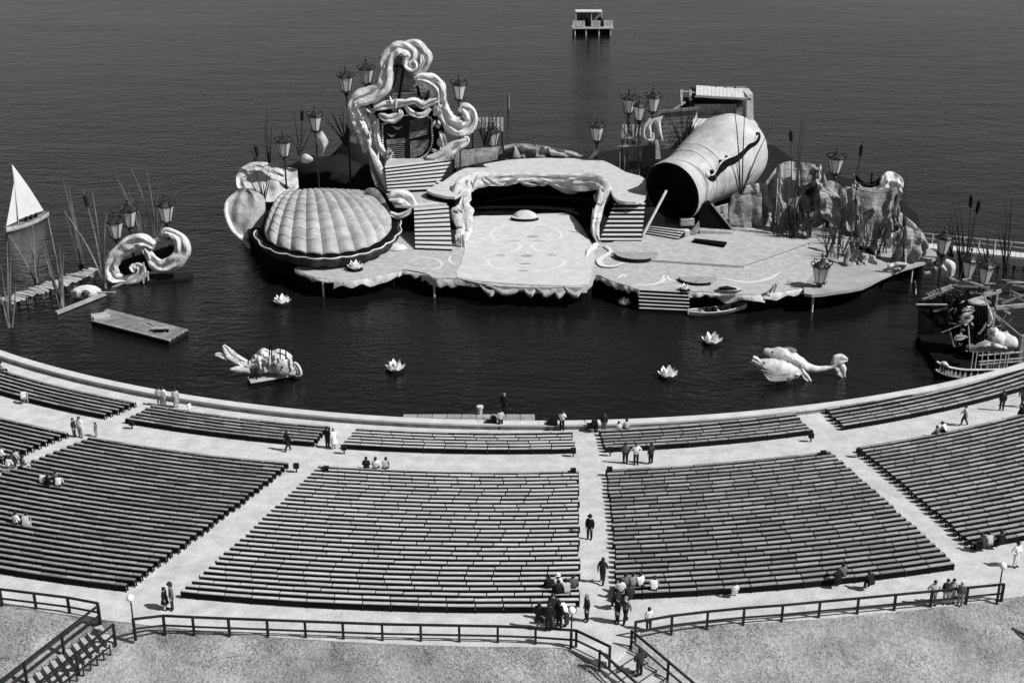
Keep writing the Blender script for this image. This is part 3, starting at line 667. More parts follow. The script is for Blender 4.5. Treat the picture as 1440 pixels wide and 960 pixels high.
for k in range(46):
    x, y = random.choice([(random.uniform(110,300), random.uniform(430,760)), (random.uniform(260,700), random.uniform(430,520)), (random.uniform(640,760), random.uniform(420,800)), (random.uniform(300,370), random.uniform(120,400)), (random.uniform(280,420), random.uniform(780,880))])
    a = random.uniform(.6,2.4); l = random.uniform(18,50); w = random.uniform(7,17); dy_ = random.uniform(-1.3,-.3); dx, dy = math.cos(a)*l, math.sin(a)*l
    MB().sheet([T(x-dx,y-dy,dy_), T(x-w,y,dy_-.2), T(x+dx,y+dy,dy_+.2)], [T(x-dx+3,y-dy,dy_), T(x+w,y+4,dy_-.2), T(x+dx+2,y+dy,dy_+.2)], 5, .1, .25, FN).build('acanthus_leaf', random.choice([M_white, M_cream, M_cream, M_canvas, M_canvas2]), tower)
# backing panel with laths and struts
bk = tp([(330,520),(345,330),(360,170),(430,90),(520,90),(560,280),(690,330),(715,500),(690,560),(480,600)], .9, 1)
MB().prism(bk, (0,.25,0)).build('backing_panel', M_canvas, tower, smooth=False)
for i in range(7): MB().beam(T(395+i*3, 170+i*38, .6), T(560+i*14, 250+i*30, .6), .06, .1).build('lath', M_wood2, tower)
for a_, c_, w in (((428,190),(400,350),.22),((470,210),(435,430),.3),((560,340),(580,430),.3),((640,370),(620,440),.25),((380,200),(490,215),.25)):
    MB().beam(T(*a_, .2), T(*c_, .2), w, .2).build('strut', M_tar, tower)
for a_, c_ in (((395,395),(640,385)),((390,415),(650,408))): MB().beam(T(*a_, .4), T(*c_, .4), .12, .25).build('brace', M_pile, tower)
body = tp([(250,560),(290,500),(680,480),(740,560),(740,700),(660,860),(420,890),(300,800)], .8, 1)
MB().prism(body, (0,1.2,0)).build('tower_body', M_tarshade, tower, smooth=False)
for x, y in ((300,800),(420,880),(640,850),(720,640)):
    p = T(x, y, 1.4); MB().beam(p, Vector((p.x, p.y+.1, ZD-.4)), .35, .35).build('tower_post', M_tar, tower)
    MB().beam(p+Vector((0,.5,3)), Vector((p.x, p.y+5, ZD-.4)), .25, .25).build('tower_stay', M_tar, tower)
# the shield: a child of the tower with its quarters, bands and bead border
sh = [(325,600),(400,570),(480,538),(560,540),(652,556),(660,640),(664,700),(648,765),(600,820),(505,852),(420,842),(352,795),(328,735)]
shield = MB().prism(tp(sh, -.25, 2)+[], (0,.3,0)).build('shield', M_tarshade, tower, smooth=False)
def sp(name, b_, ma): return b_.build(name, ma, shield)
M_q1 = mat('shield_grey', .2, .5, 1.5, .8); M_q2 = mat('shield_light', .3, .3, 2, .8)
for i in range(9): sp('stripe', MB().beam(T(510, 575+i*11.5, -.3), T(640-i, 568+i*11.5-8, -.3), .1, .05), M_q1)
for i in range(8): sp('stripe', MB().beam(T(352+i*4, 745+i*13, -.3), T(480, 735+i*13, -.3), .1, .06), M_q2 if i % 2 else M_q1)
sp('plaque', MB().prism([T(*q, -.36) for q in ((352,705),(480,690),(482,725),(356,738))], (0,.12,0)), M_q1)
sp('plaque', MB().prism([T(*q, -.36) for q in ((508,655),(628,638),(628,668),(508,700))], (0,.12,0)), M_q1)
sp('mottled_field', MB().prism([T(*q, -.32) for q in ((512,715),(640,700),(632,760),(590,805),(515,830))], (0,.08,0)), mat('mottled', .16, .8, 2.5, .9))
sp('pale_band', MB().beam(T(492,560,-.38), T(498,845,-.38), .3, .12, up=Vector((0,1,0))), M_tar)
for zx, zy, s_ in ((425,615,1), (388,668,.8)):
    sp('bird', MB().sheet([T(zx-35*s_,zy-5*s_,-.42), T(zx-10*s_,zy+2,-.42), T(zx+10*s_,zy+4,-.42), T(zx+38*s_,zy-6,-.42)], [T(zx-30*s_,zy-1,-.42), T(zx-6*s_,zy+20*s_,-.42), T(zx+12*s_,zy+18*s_,-.42), T(zx+34*s_,zy-2,-.42)], 3, .05), M_q2)
bead = MB().ball((0,0,0), .13, 8, 5).mesh('bead'); bp_ = tp(sh+[sh[0]], -.5, 8); M_bead = mat('bead_white', .6, .1)
tot = sum((q-p).length for p, q in zip(bp_, bp_[1:])); nb = 62; acc = 0; want = 0
for p, q in zip(bp_, bp_[1:]):
    L = (q-p).length
    while want <= acc+L and want < tot-.1: part('bead', bead, M_bead, shield, p.lerp(q, (want-acc)/L)-wloc(shield)); want += tot/nb
    acc += L
# ---------------------------------------------------------------- scallop shell
shell = thing('scallop_shell', 'huge pale scallop shell with overlapping ribbed panels on the deck', 'shell', A(460, 350, ZD))
zr = 3.5
rim = [A(x, y, zr) for x, y in ((372,322),(376,336),(392,347),(415,353),(440,357),(465,357),(490,354),(512,349),(530,341),(543,331),(550,318),(546,304))]
rim = cr(rim, 4); Hn = Vector((A(420,276,4.2).x, A(420,276,4.2).y, 3.8))
NRIB, NRING = 12, 9
def rimp(u):
    x = u*(len(rim)-1); i = min(int(x), len(rim)-2); return rim[i].lerp(rim[i+1], x-i)
def shp(u, t, lift=0.0):
    # u across the fan, t from hinge line to rim
    e = rimp(u); hx = lerp(A(384,300,zr).x, A(536,283,zr).x, .06+.62*u); hy = A(460,281,zr).y
    base = Vector((hx, hy, zr)).lerp(e, t)
    z = zr+2.45*math.sin(math.pi*min(1, (t*.86+.14)))**.75*(.35+.65*math.sin(math.pi*(.12+.76*u))**.8)-.55*t**4*0
    rib = abs(math.sin(math.pi*NRIB*u)); z += .38*rib*(.3+.7*t)
    out = (e-Vector((hx, hy, zr))); out.normalize()
    p = Vector((base.x, base.y, z if t < 1 else zr+.25*rib))+out*(.30*rib*t*t)
    return p+Vector((0,-.3,1)).normalized()*lift
M_pan = mat('shell_plaster', .36, .3, .8, .88, rnd=.13, bump=.03, bscale=4)
for a_ in range(NRIB):
    for r_ in range(NRING):
        b = MB(); vs_ = []; n1, n2 = 4, 3
        for i in range(n2+1):
            t = min(1, ((r_+i/n2*1.06)/NRING))**.8
            for j in range(n1+1):
                u = (a_+.01+.98*j/n1)/NRIB; vs_.append(shp(u, t, .03+.06*i/n2))
        w = n1+1; N = len(vs_); vs_ += [Vector(p)-Vector((0,0,.16)) for p in vs_]; fs = []
        for i in range(n2):
            for j in range(n1): q = i*w+j; fs += [(q,q+1,q+1+w,q+w)]
        ed = [j for j in range(w)]+[i*w+n1 for i in range(1,n2+1)]+[n2*w+j for j in range(n1-1,-1,-1)]+[i*w for i in range(n2-1,0,-1)]
        fs += [(ed[k], ed[(k+1) % len(ed)], ed[(k+1) % len(ed)]+N, ed[k]+N) for k in range(len(ed))]
        b.add(vs_, fs); b.build('panel', M_pan, shell)
NN = 88; core = MB(); vs_ = []
for i in range(13):
    for j in range(NN+1): vs_.append(shp(j/NN, i/12, -.14))
core.add(vs_, [(i*(NN+1)+j, i*(NN+1)+j+1, (i+1)*(NN+1)+j+1, (i+1)*(NN+1)+j) for i in range(12) for j in range(NN)]); core.build('inner_skin', M_tar, shell)
def lower(k, z, lobes=.32):
    o_ = []
    c = Vector((A(460,318,zr).x, A(460,318,zr).y, 0))
    for j in range(NN+1):
        e = rimp(j/NN); d = (e-c); d.z = 0; d.normalize(); rb = abs(math.sin(math.pi*NRIB*j/NN)); o_.append(Vector((e.x, e.y, 0))+d*(k+lobes*rb)+Vector((0,0,z)))
    return o_
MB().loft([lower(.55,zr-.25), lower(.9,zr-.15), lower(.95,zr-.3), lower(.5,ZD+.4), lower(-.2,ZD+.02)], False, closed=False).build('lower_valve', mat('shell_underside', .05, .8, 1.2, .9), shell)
lip = lower(.92, zr-.12); MB().tube(lip, .075, 6).build('pale_lip', M_white, shell)
gap_ = MB().loft([lower(.55,zr-.22), lower(-.2,zr-.02,.2)], False, closed=False).build('dark_gap', M_black, shell)
MB().sheet([V(512,268,141), V(520,264,141), V(532,268,140.5), V(546,290,139), V(550,305,138)], [V(514,276,141), V(522,284,140.5), V(532,298,139.5), V(542,308,138.5), V(548,312,138)], 5, .2, .3, (.2,-1,.3)).build('hinge_wing', M_canvas2, shell)
MB().sweep(cr([V(x,y,138.5) for x,y in ((546,278),(560,276),(574,282),(584,298),(587,315),(582,335),(574,347))], 5), [.3,.9,.8,.5,.5,.6,.3], (.2,-1,.2), depth=.6).build('curled_hook', M_white, shell)
MB().sweep(cr([V(x,y,137.5) for x,y in ((548,300),(560,304),(572,300),(578,292))], 5), [.3,.4,.3,.1], (.2,-1,.2), depth=.4).build('hook_tongue', M_cream, shell)
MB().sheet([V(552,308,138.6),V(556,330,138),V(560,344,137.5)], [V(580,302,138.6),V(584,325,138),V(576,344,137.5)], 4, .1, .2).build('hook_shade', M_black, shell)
MB().ball(A(556,350,ZD)+Vector((0,0,.1)), (1.3,.9,.5), 12, 6).build('foot_mound', M_white, shell)
# leaf shaped canvases beside the shell
lf = thing('leaf_canvas', 'broad pale leaf canvas leaning behind the shell', 'scenery', V(375, 265, 148))
drape('leaf', [(334,262),(333,248),(340,236),(356,228),(380,229),(400,235),(418,237)], [(337,266),(350,270),(362,278),(376,284),(390,282),(405,276),(420,264)], lambda x, y: 146+(285-y)*.11, M_cream, .6, .2, lf, nu=14, fn=lambda u, t: .7*noise.noise(Vector((u*2.6,t*4,3)))+.15*math.sin(t*26+u*3))
lf = thing('leaf_canvas', 'drooping pale leaf canvas at the outer end of the shell', 'scenery', V(345, 330, 140))
drape('leaf', [(334,268),(320,280),(316,296),(322,318),(340,338)], [(352,264),(368,272),(374,292),(370,312),(362,332)], lambda x, y: 138.5+(338-y)*.07, M_canvas, .5, .2, lf, nu=14, fn=lambda u, t: .7*noise.noise(Vector((u*3,t*3,8)))+.12*math.sin(u*16+t*6))
drape('leaf_rim', [(317,284),(315,300),(322,322),(340,340),(352,352)], [(321,284),(321,300),(330,322),(344,334),(356,346)], lambda x, y: 138+(350-y)*.06, M_white, .2, .2, lf)
drape('leaf_tail', [(342,326),(343,340),(350,352),(362,361)], [(352,324),(353,338),(357,350),(365,360)], 139.5, M_white, .25, .15, lf)
drape('leaf_shade', [(352,330),(354,342),(358,354),(366,362)], [(372,318),(372,335),(376,350),(372,362)], 139.9, M_tarshade, .2, .15, lf)
# made-up mound, near black to stand in for the tower's shade
rk = thing('shade_mound', 'near-black mound added to deepen the tower shadow', 'scenery', A(480, 255, ZD))
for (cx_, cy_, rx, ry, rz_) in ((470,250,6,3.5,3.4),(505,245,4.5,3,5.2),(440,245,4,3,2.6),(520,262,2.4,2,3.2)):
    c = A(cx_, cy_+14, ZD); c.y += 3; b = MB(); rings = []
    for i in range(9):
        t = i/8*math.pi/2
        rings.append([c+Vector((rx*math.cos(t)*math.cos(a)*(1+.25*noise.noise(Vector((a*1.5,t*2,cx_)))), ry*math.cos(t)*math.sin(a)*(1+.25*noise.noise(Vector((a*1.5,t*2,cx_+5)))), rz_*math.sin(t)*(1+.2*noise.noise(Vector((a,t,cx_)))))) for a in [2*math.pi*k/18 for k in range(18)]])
    b.loft(rings); b.build('shade_hump', M_tarshade, rk)
drape('mound_ornament', [(446,190),(452,184),(458,192),(462,200)], [(444,198),(450,208),(454,216),(452,220)], 150, M_cream, .3, .2, rk)
drape('mound_ornament', [(424,220),(430,216),(440,222)], [(423,228),(432,230),(440,226)], 147, M_cream, .3, .2, rk)
# ---------------------------------------------------------------- giant keg
keg = thing('giant_keg', 'giant pale bulging keg with a black open mouth', 'keg', A(985, 315, ZD))
C0 = V(945, 270, 139.0); ax = Vector((.64,.75,.19)).normalized()
sx = ax.cross(Vector((0,0,1))).normalized(); uz = sx.cross(ax).normalized()
kp = [(3.55,0),(3.62,.4),(3.5,1.4),(3.4,2.6),(3.5,3.6),(3.55,3.75),(3.5,3.9),(3.75,5.0),(3.8,5.15),(3.78,5.3),(4.0,6.5),(4.35,8.4),(4.6,10.2),(4.65,11.8),(4.35,13.4),(3.6,14.6),(2.2,15.3),(.1,15.6)]
def kq(r, L, a): return C0+ax*L+sx*r*math.cos(a)+uz*r*math.sin(a)
b = MB(); kk = [(kr0, L0) for (ra, La), (rb_, Lb) in zip(kp, kp[1:]) for kr0, L0 in ((ra, La), ((ra+rb_)/2, (La+Lb)/2))]+[kp[-1]]
b.loft([[kq(r*(1+.022*noise.noise(kq(r, L, 2*math.pi*j/60)*.7)), L, 2*math.pi*j/60) for j in range(60)] for r, L in kk], False); b.build('keg_shell', mat('keg_plaster', .44, .3, .45, .88, bump=.08, bscale=1.8), keg)
b = MB(); b.loft([[kq(r, L, 2*math.pi*j/40) for j in range(40)] for r, L in ((3.52,.02),(3.2,.05),(3.1,2.5),(.1,2.6))], False); b.build('dark_mouth', M_black, keg)
for L, r in ((3.75,3.57),(5.15,3.81)):
    MB().tube([kq(r+.0, L, R(d)) for d in range(-60, 150, 6)], .025, 5).build('hoop_line', M_canvas, keg)
def kr(L): return next((lerp(p[0], q[0], (L-p[1])/(q[1]-p[1])) for p, q in zip(kp, kp[1:]) if p[1] <= L <= q[1]), 1)
g = [(2.5,24),(3.2,17),(4.0,20),(5.0,26),(6.0,28),(7.2,25),(8.4,27),(9.8,30),(11.0,29),(12.0,32),(12.8,36)]
P = cr([kq(kr(L)+.05, L, R(d)) for L, d in g], 4)
nrm_ = lambda p: ((p-C0)-ax*(p-C0).dot(ax)).normalized()
L_ = []; R_ = []
for i, p in enumerate(P):
    t = (P[min(i+1,len(P)-1)]-P[max(i-1,0)]).normalized(); s_ = nrm_(p).cross(t); w = interp([.35,.8,.7,1.0,.9,.75,.65,.55,.6,.4], i/(len(P)-1))*(1+.2*noise.noise(p*.8))
    L_.append(p+s_*w*.42); R_.append(p-s_*w*.6)
MB().add(L_+R_, [(i, i+1, len(P)+i+1, len(P)+i) for i in range(len(P)-1)]).build('sound_slot', M_black, keg, smooth=False)
MB().tube([p+nrm_(p)*.08 for p in L_], [.05,.14,.06,.2,.07,.16,.05,.12,.04], 6, squash=.6).build('torn_lip', M_white, keg)
for L, d, r_ in ((2.6,27,.36),(3.4,27,.3),(5.2,34,.25),(6.3,35,.2),(12.4,36,.35)): p = kq(kr(L), L, R(d)); MB().ball(p, r_, 10, 6).build('slot_knob', M_tar if L > 3 else M_cream, keg)
for L in (3,10):
    p = C0+ax*L; MB().box((p.x, p.y, (ZD+p.z-3.6)/2+.4), (5,.8,p.z-3.4-ZD+.4), math.atan2(ax.x, ax.y)*-1).build('cradle', M_tar, keg)
pole = tag(MB().tube([V(937,268,137.2), V(904,331,134.5)], .16, 8).build('leaning_pole', M_pile, origin=A(904,331,ZD)), 'pale pole leaning from the keg mouth to the deck', 'pole')
# black wedge stand, white box, small plank step
w_ = thing('black_wedge_stand', 'black wedge-shaped stand on a grey plinth beside the keg', 'stand', A(1005, 335, ZD))
f = [(983,286),(999,287),(1014,306),(1030,325),(984,323)]
MB().prism([V(x,y,137.5) for x,y in f], (0,2.2,0)).build('wedge', M_black, w_, smooth=False)
q = [V(x,y,137.5) for x,y in f]
for a_, c_ in ((q[1],q[3]),): MB().beam(a_+Vector((.1,-.05,.1)), c_+Vector((.1,-.05,.1)), .16, .16).build('pale_edge', M_paintg, w_)
MB().prism([V(x,y,136.4) for x,y in ((984,324),(1031,327),(1030,335),(984,331))], (0,1.0,0)).build('plinth', M_canvas, w_, smooth=False)
MB().sheet([V(983,310,136.3), V(972,324,136), V(968,330,135.9)], [V(984,322,136.3), V(980,328,136), V(974,332,135.9)], 3, .15).build('side_flap', M_canvas2, w_)
MB().prism(poly([(977,338),(1022,343),(1018,348),(974,341)], ZD+.2), (0,0,.25)).build('black_step', M_black, w_, smooth=False)
for px, py, s_, l_ in ((960,332,1.4,'plain white box standing on the deck below the keg mouth'),(966,316,1.5,'mottled plank box on the skewed steps under the keg')):
    p = A(px, py, ZD+(.16 if s_ < 1.5 else .9)); tag(MB().box(p+Vector((0,0,.35)), (s_,.8,.7), .1).build('stage_box', M_white if s_ < 1.5 else M_canvas, origin=p), l_, 'box')
wf = thing('white_flat', 'angled white flat standing between keg and canvas rock', 'scenery', V(1016, 312, 139))
MB().prism([V(x,y,139) for x,y in ((1006,292),(1024,287),(1024,308),(1018,310),(1017,297),(1012,300))], (0,.3,0)).build('flat', M_white, wf, smooth=False)
# ---------------------------------------------------------------- canvas rocks at the side wing
def cvs(label, items, cat='scenery', name='canvas_rock'):
    x, y, Y = items[0][1][0][0], items[0][1][0][1], items[0][3]
    Y0 = Y(x, y) if callable(Y) else Y
    t = thing(name, label, cat, V(x, y, Y0))
    for nm, Lp, Rp, Yy, ma, bul in items:
        fY = lambda x, y: Yy+(max(q[1] for q in Rp)-y)*.035
        fn = lambda u, tt: .10*math.sin(tt*15+u*2.5+x)*(.3+u)+.05*math.sin(tt*37+u)+.8*noise.noise(Vector((u*2.5,tt*3,x)))
        o_ = drape(nm, Lp, Rp, fY, ma, bul*.45, .12, t, fn=fn, nu=12)
        if nm in ('canvas', 'flap', 'canvas_fold', 'canvas_side', 'canvas_hem'):
            MB().laths([V(a, b_, fY(a, b_)) for a, b_ in Lp], [V(a, b_, fY(a, b_)) for a, b_ in Rp], [k/9 for k in range(1, 9)], .12, bul*.45, (0,-1,.25), fn).build('lath', M_wood2, t)
    return t
cvs('low rounded canvas rock, stained, next to the keg', [('canvas', [(1024,292),(1030,275),(1045,266),(1062,262),(1072,268)], [(1026,318),(1040,322),(1056,322),(1068,318),(1076,312)], 139, M_canvas2, .8),
    ('canvas_fold', [(1048,262),(1062,258),(1078,258)], [(1066,290),(1078,298),(1092,300)], 139.8, M_canvas, .4)])
cvs('upright pale canvas fin behind the reed clumps', [('canvas', [(1094,232),(1108,227),(1122,228)], [(1090,312),(1100,330),(1112,330)], 137.2, M_canvas, .4),
    ('canvas', [(1122,228),(1138,230),(1152,232)], [(1124,262),(1138,258),(1152,248)], 138.2, M_canvas2, .3), ('canvas_edge', [(1152,230),(1155,232),(1156,238)], [(1150,252),(1153,254),(1155,250)], 138.0, M_white, .1)])
cvs('dark arched canvas hollow in the middle of the rocks', [('canvas', [(1120,290),(1132,272),(1150,260),(1172,256)], [(1122,320),(1138,326),(1152,318),(1172,308)], 137.4, M_canvas2, .9),
    ('dark_hollow', [(1122,284),(1134,268),(1150,258)], [(1124,300),(1138,300),(1152,290)], 136.6, M_tarshade, .3), ('canvas_fold', [(1152,260),(1168,254),(1184,262),(1194,282)], [(1154,305),(1166,312),(1180,318),(1190,316)], 136.8, M_canvas, .7),
    ('canvas_hem', [(1112,318),(1135,322),(1160,320),(1190,326)], [(1112,334),(1135,342),(1160,344),(1190,342)], 135.4, M_canvas2, .5)])
cvs('tall curled canvas rock with a pale rounded top', [('canvas', [(1202,258),(1225,262),(1248,262),(1266,258)], [(1206,322),(1222,338),(1240,334),(1254,300)], 135.1, M_canvas2, 1.0),
    ('canvas_top', [(1236,262),(1240,248),(1250,241),(1262,245),(1271,258)], [(1237,266),(1246,264),(1254,264),(1262,266),(1268,272)], 134.6, M_white, .6),
    ('canvas_dip', [(1202,244),(1212,254),(1226,256),(1238,246)], [(1204,254),(1212,262),(1226,264),(1237,260)], 135.3, M_tar, .2), ('canvas_peak', [(1200,243),(1203,252),(1206,260)], [(1198,262),(1206,264),(1212,264)], 134.8, M_canvas, .1),
    ('pale_edge', [(1266,268),(1260,285),(1257,300),(1258,316)], [(1269,262),(1264,282),(1260,300),(1262,318)], 134.4, M_white, .1), ('canvas_side', [(1180,262),(1190,266),(1200,262)], [(1186,320),(1196,326),(1208,322)], 135.6, M_canvas2, .4)])
cvs('slender twisted canvas spur rising from the side deck', [('spur', [(1206,290),(1208,315),(1208,340),(1198,362)], [(1211,288),(1213,318),(1214,345),(1204,372)], 127.4, M_canvas, .3),
    ('spur_foot', [(1194,340),(1188,362),(1182,380)], [(1199,338),(1203,362),(1206,381)], 125.4, M_canvas2, .3), ('spur_base', [(1206,352),(1222,356),(1232,358)], [(1206,370),(1222,378),(1236,380)], 125.9, M_canvas, .2),
    ('dark_fold', [(1208,345),(1218,346),(1228,350)], [(1208,354),(1220,357),(1232,360)], 125.7, M_tarshade, .1)])
cvs('broad canvas tent flap at the outer tip of the side deck', [('flap', [(1268,320),(1274,318),(1280,317)], [(1252,366),(1262,369),(1272,372)], 126.4, M_canvas2, .6),
    ('flap', [(1272,319),(1285,322),(1298,330),(1303,345)], [(1272,372),(1285,368),(1296,362),(1303,358)], 126.0, M_canvas, .5), ('white_panel', [(1252,328),(1260,326),(1266,322)], [(1245,348),(1252,348),(1256,344)], 127.9, M_white, .1),
    ('foot', [(1248,372),(1262,368),(1276,370)], [(1244,384),(1262,382),(1272,378)], 124.0, M_cream, .4)])
crag = thing('canvas_crag', 'continuous craggy grey canvas rock face behind the side deck', 'scenery', V(1150, 320, 141.5))
tp_l = [(1026,290),(1034,272),(1050,262),(1076,256),(1092,236),(1108,228),(1140,229),(1156,238),(1164,256),(1186,262),(1200,264),(1214,268),(1236,266),(1252,262),(1262,274),(1264,296),(1290,318),(1304,340)]
bt_l = [(1028,322),(1040,322),(1056,324),(1076,326),(1092,328),(1108,330),(1140,332),(1156,332),(1164,332),(1186,334),(1200,334),(1214,336),(1236,338),(1256,342),(1262,346),(1274,352),(1290,356),(1304,352)]
yc = lambda x: 140.6-(max(0, x-1180)*.072)
for k in range(len(tp_l)-1):
    sl = slice(k, k+2); T_ = [V(x,y,yc(x)+2.2) for x,y in tp_l[sl]]; B_ = [V(x,y,yc(x)-.6) for x,y in bt_l[sl]]; o_ = (k*.37) % 1
    T_[0].y += .25*math.sin(k*2.1); T_[1].y += .25*math.sin(k*2.1+2.1)
    MB().sheet(T_, B_, 14, .12, .25*(-1)**k, (0,-1,.3), fn=lambda u, t: 1.1*noise.noise(Vector((u*3.1,t*1.2+k,k*.8)))+.35*noise.noise(Vector((u*9,t*4+k*3,2)))*math.sin(3.14*u), n=6).build('rock_face', M_canvas2 if k % 3 else M_canvas, crag)
    MB().laths(T_, B_, [q/11 for q in range(1, 11)], .12, .25*(-1)**k, (0,-1,.3), lambda u, t: 1.1*noise.noise(Vector((u*3.1,t*1.2+k,k*.8)))+.35*noise.noise(Vector((u*9,t*4+k*3,2)))*math.sin(3.14*u), .03, 6).build('lath', M_wood2, crag)
MB().sheet([V(x,y+10,yc(x)+2.6) for x,y in tp_l], [V(x,y-4,yc(x)+2.6) for x,y in bt_l], 2, .1, n=1).build('dark_inside', M_black, crag)
dk = thing('dark_thicket', 'dark tangled brushwood between the canvas rocks', 'scenery', A(1180, 345, ZD))
for i in range(130):
    x = random.choice([random.uniform(1085,1130), random.uniform(1160,1260)]); p = A(x, random.uniform(335,365) if x > 1160 else random.uniform(322,336), ZD+.05)
    h = random.uniform(1.2,4.5); d = Vector((random.uniform(-1,1)*.35, random.uniform(-.3,.3), 1)); m_ = p+d*h*.5+Vector((random.uniform(-.3,.3),0,0))
    MB().tube([p, m_, p+d*h], [.07,.05,.02], 5).build('branch', M_reed, dk)
# ---------------------------------------------------------------- backstage pavilion
YP = 163.0; pv = thing('backstage_pavilion', 'white flat-roofed open pavilion on posts behind the keg', 'pavilion', Vector((27, YP, 2)))
def Z5(zx, zy, dy=0.0): return V(820+zx/4.173, 110+zy/4.173, YP+dy)
rl, rr = Z5(662,103), Z5(985,122); rl2, rr2 = rl+Vector((.6,4.2,.4)), rr+Vector((.5,4.2,.4)); nb_ = 14
for i in range(nb_):
    a_, c_ = i/nb_, (i+.94)/nb_; MB().prism([rl.lerp(rr,a_), rl.lerp(rr,c_), rl2.lerp(rr2,c_), rl2.lerp(rr2,a_)], (0,0,.12)).build('roof_board', M_paintw, pv, smooth=False)
MB().prism([Z5(655,112), Z5(985,130), Z5(985,124), Z5(655,105)], (0,.1,0)).build('fascia', M_paintg, pv, smooth=False)
fl = [Z5(650,330), Z5(830,340), Z5(1000,265)+Vector((0,0,0)), Z5(1005,250,4), Z5(665,245,4)]
zf = Z5(670,245).z
MB().prism([Vector((rl.x-.4, YP-3, zf-.3)), Vector((rr.x+.6, YP-3, zf-.3)), Vector((rr.x+.6, YP+4.4, zf-.3)), Vector((rl.x-.4, YP+4.4, zf-.3))], (0,0,.28)).build('floor', M_paintw, pv, smooth=False)
MB().sheet([Vector((rl.x-.4, YP-3, zf)), Vector((rr.x-2, YP-3, zf))], [Vector((rl.x-1.6, YP-8.5, zf-3.4)), Vector((rr.x-2, YP-8.5, zf-3.4))], 4, .15, 0, (0,-.4,1), n=2).build('ramp', M_white, pv)
for i, x in enumerate((668,742,812,870,930)): MB().beam(Vector((Z5(x,0).x, YP+3.9, zf)), Vector((Z5(x,0).x, YP+3.9, rl2.z)), .16, .16).build('post', M_tar, pv)
MB().box(((rl.x+rr.x)/2, YP+4.1, (zf+rl2.z)/2), (rr.x-rl.x, .1, rl2.z-zf)).build('back_wall', M_canvas2, pv, smooth=False)
MB().box(((rl.x+rr.x)/2, YP+3.95, zf+2.1), (rr.x-rl.x-.2, .1, 1.7)).build('dark_opening', M_tarshade, pv, smooth=False)
for i in range(9): x = lerp(rl.x+.3, rr.x-1.5, i/8); MB().box((x, YP+3.3, zf+.7), (.62,.06,1.3)).build('parapet_board', M_canvas, pv, smooth=False)
MB().prism([Z5(962,100), Z5(998,92), Z5(1000,262), Z5(960,250)], (0,3.5,0)).build('end_wall', M_white, pv, smooth=False)
for x in (rl.x, (rl.x+rr.x)/2, rr.x):
    for y in (YP-2.6, YP+3.9): MB().tube([(x, y, -3), (x, y, zf-.3)], .17, 8).build('pile', M_tar, pv)
MB().prism([Z5(480,195,-2), Z5(668,178,-2), Z5(660,200,-2), Z5(615,335,-2), Z5(570,415,-2), Z5(450,415,-2), Z5(445,225,-2)], (0,.2,0)).build('plank_wall', M_wood2, pv, smooth=False)
for i in range(7): MB().beam(Z5(450, 245+i*26,-2.2), Z5(650-i*12, 230+i*27,-2.2), .08, .34, up=Vector((0,-.2,1))).build('plank', M_canvas2, pv)
MB().beam(Z5(430,200,-2.2), Z5(680,176,-2.2), .3, .35).build('top_beam', M_wood2, pv)
MB().sheet([Z5(668,190,-2.1), Z5(650,250,-2.3), Z5(600,400,-4)], [Z5(672,240,-2.1), Z5(668,330,-2.3), Z5(615,425,-4)], 3, .15).build('ramp_cheek', M_white, pv)
for x, y0, y1 in ((577,70,150),(630,72,130)): MB().beam(Z5(x,y1,2), Z5(x,y0,2), .35, .2).build('white_post', M_white, pv)
MB().beam(Z5(570,75,2), Z5(690,88,2), .1, .14).build('rail', M_pile, pv); MB().beam(Z5(525,190,1), Z5(600,140,1), .25, .2).build('brace', M_white, pv)
MB().prism([Z5(585,110,2.4), Z5(655,115,2.4), Z5(650,170,2.4), Z5(570,180,2.4)], (0,.1,0)).build('dark_panel', M_tarshade, pv, smooth=False)
fs_ = thing('fin_scroll', 'white curled fin scroll carrying lanterns beside the pavilion', 'scenery', Z5(440, 430, -8))
MB().sheet([Z5(405,240,-8), Z5(430,280,-8), Z5(445,330,-8), Z5(466,368,-8)], [Z5(470,222,-8), Z5(455,255,-8), Z5(460,310,-8), Z5(470,366,-8)], 4, .25, .3).build('fin', M_white, fs_)
MB().sweep(cr([Z5(x,y,-8.3) for x,y in ((400,240),(375,285),(372,330),(395,350),(408,320))], 4), [.3,.6,.7,.6,.2], (0,-1,.1)).build('curl', M_cream, fs_)
MB().sheet([Z5(425,360,-8.2), Z5(422,420,-8.2), Z5(420,475,-8.2)], [Z5(440,365,-8.2), Z5(450,420,-8.2), Z5(455,470,-8.2)], 3, .2).build('stem', M_cream, fs_)
MB().sheet([Z5(350,400,-8.6), Z5(340,520,-9)], [Z5(425,390,-8.6), Z5(425,520,-9)], 4, .2, n=2).build('dark_base', M_tarshade, fs_)
# picket fences far behind the stage
for lab, x0_, x1_, y0_, Yf, n in (('short white picket fence behind the tower in the reeds',664,706,172,158,9),('short white picket fence behind the twin lanterns',876,914,182,160,9)):
    t = thing('picket_fence', lab, 'fence', V(x0_, y0_, Yf), 'white picket fences behind the stage')
    for i in range(n):
        p = V(lerp(x0_, x1_, i/(n-1)), y0_, Yf); hh = random.uniform(1.2,2.2); MB().box(p+Vector((0,0,-hh/2+.6)), (.32,.08,hh)).build('picket', M_white if i % 3 else M_wood, t, smooth=False)
    for z in (-.2, .35): MB().beam(V(x0_, y0_, Yf+.1)+Vector((-.2,0,z)), V(x1_, y0_, Yf+.1)+Vector((.2,0,z)), .07, .1).build('rail', M_tar, t)
    for x in (x0_, x1_): p = V(x, y0_, Yf+.2); MB().tube([(p.x, p.y, -2), p+Vector((0,0,.4))], .1, 6).build('post', M_tar, t)
sc_ = thing('timber_trestle', 'low dark timber trestle with pale joints beside the twin lanterns', 'trestle', V(885, 205, 155))
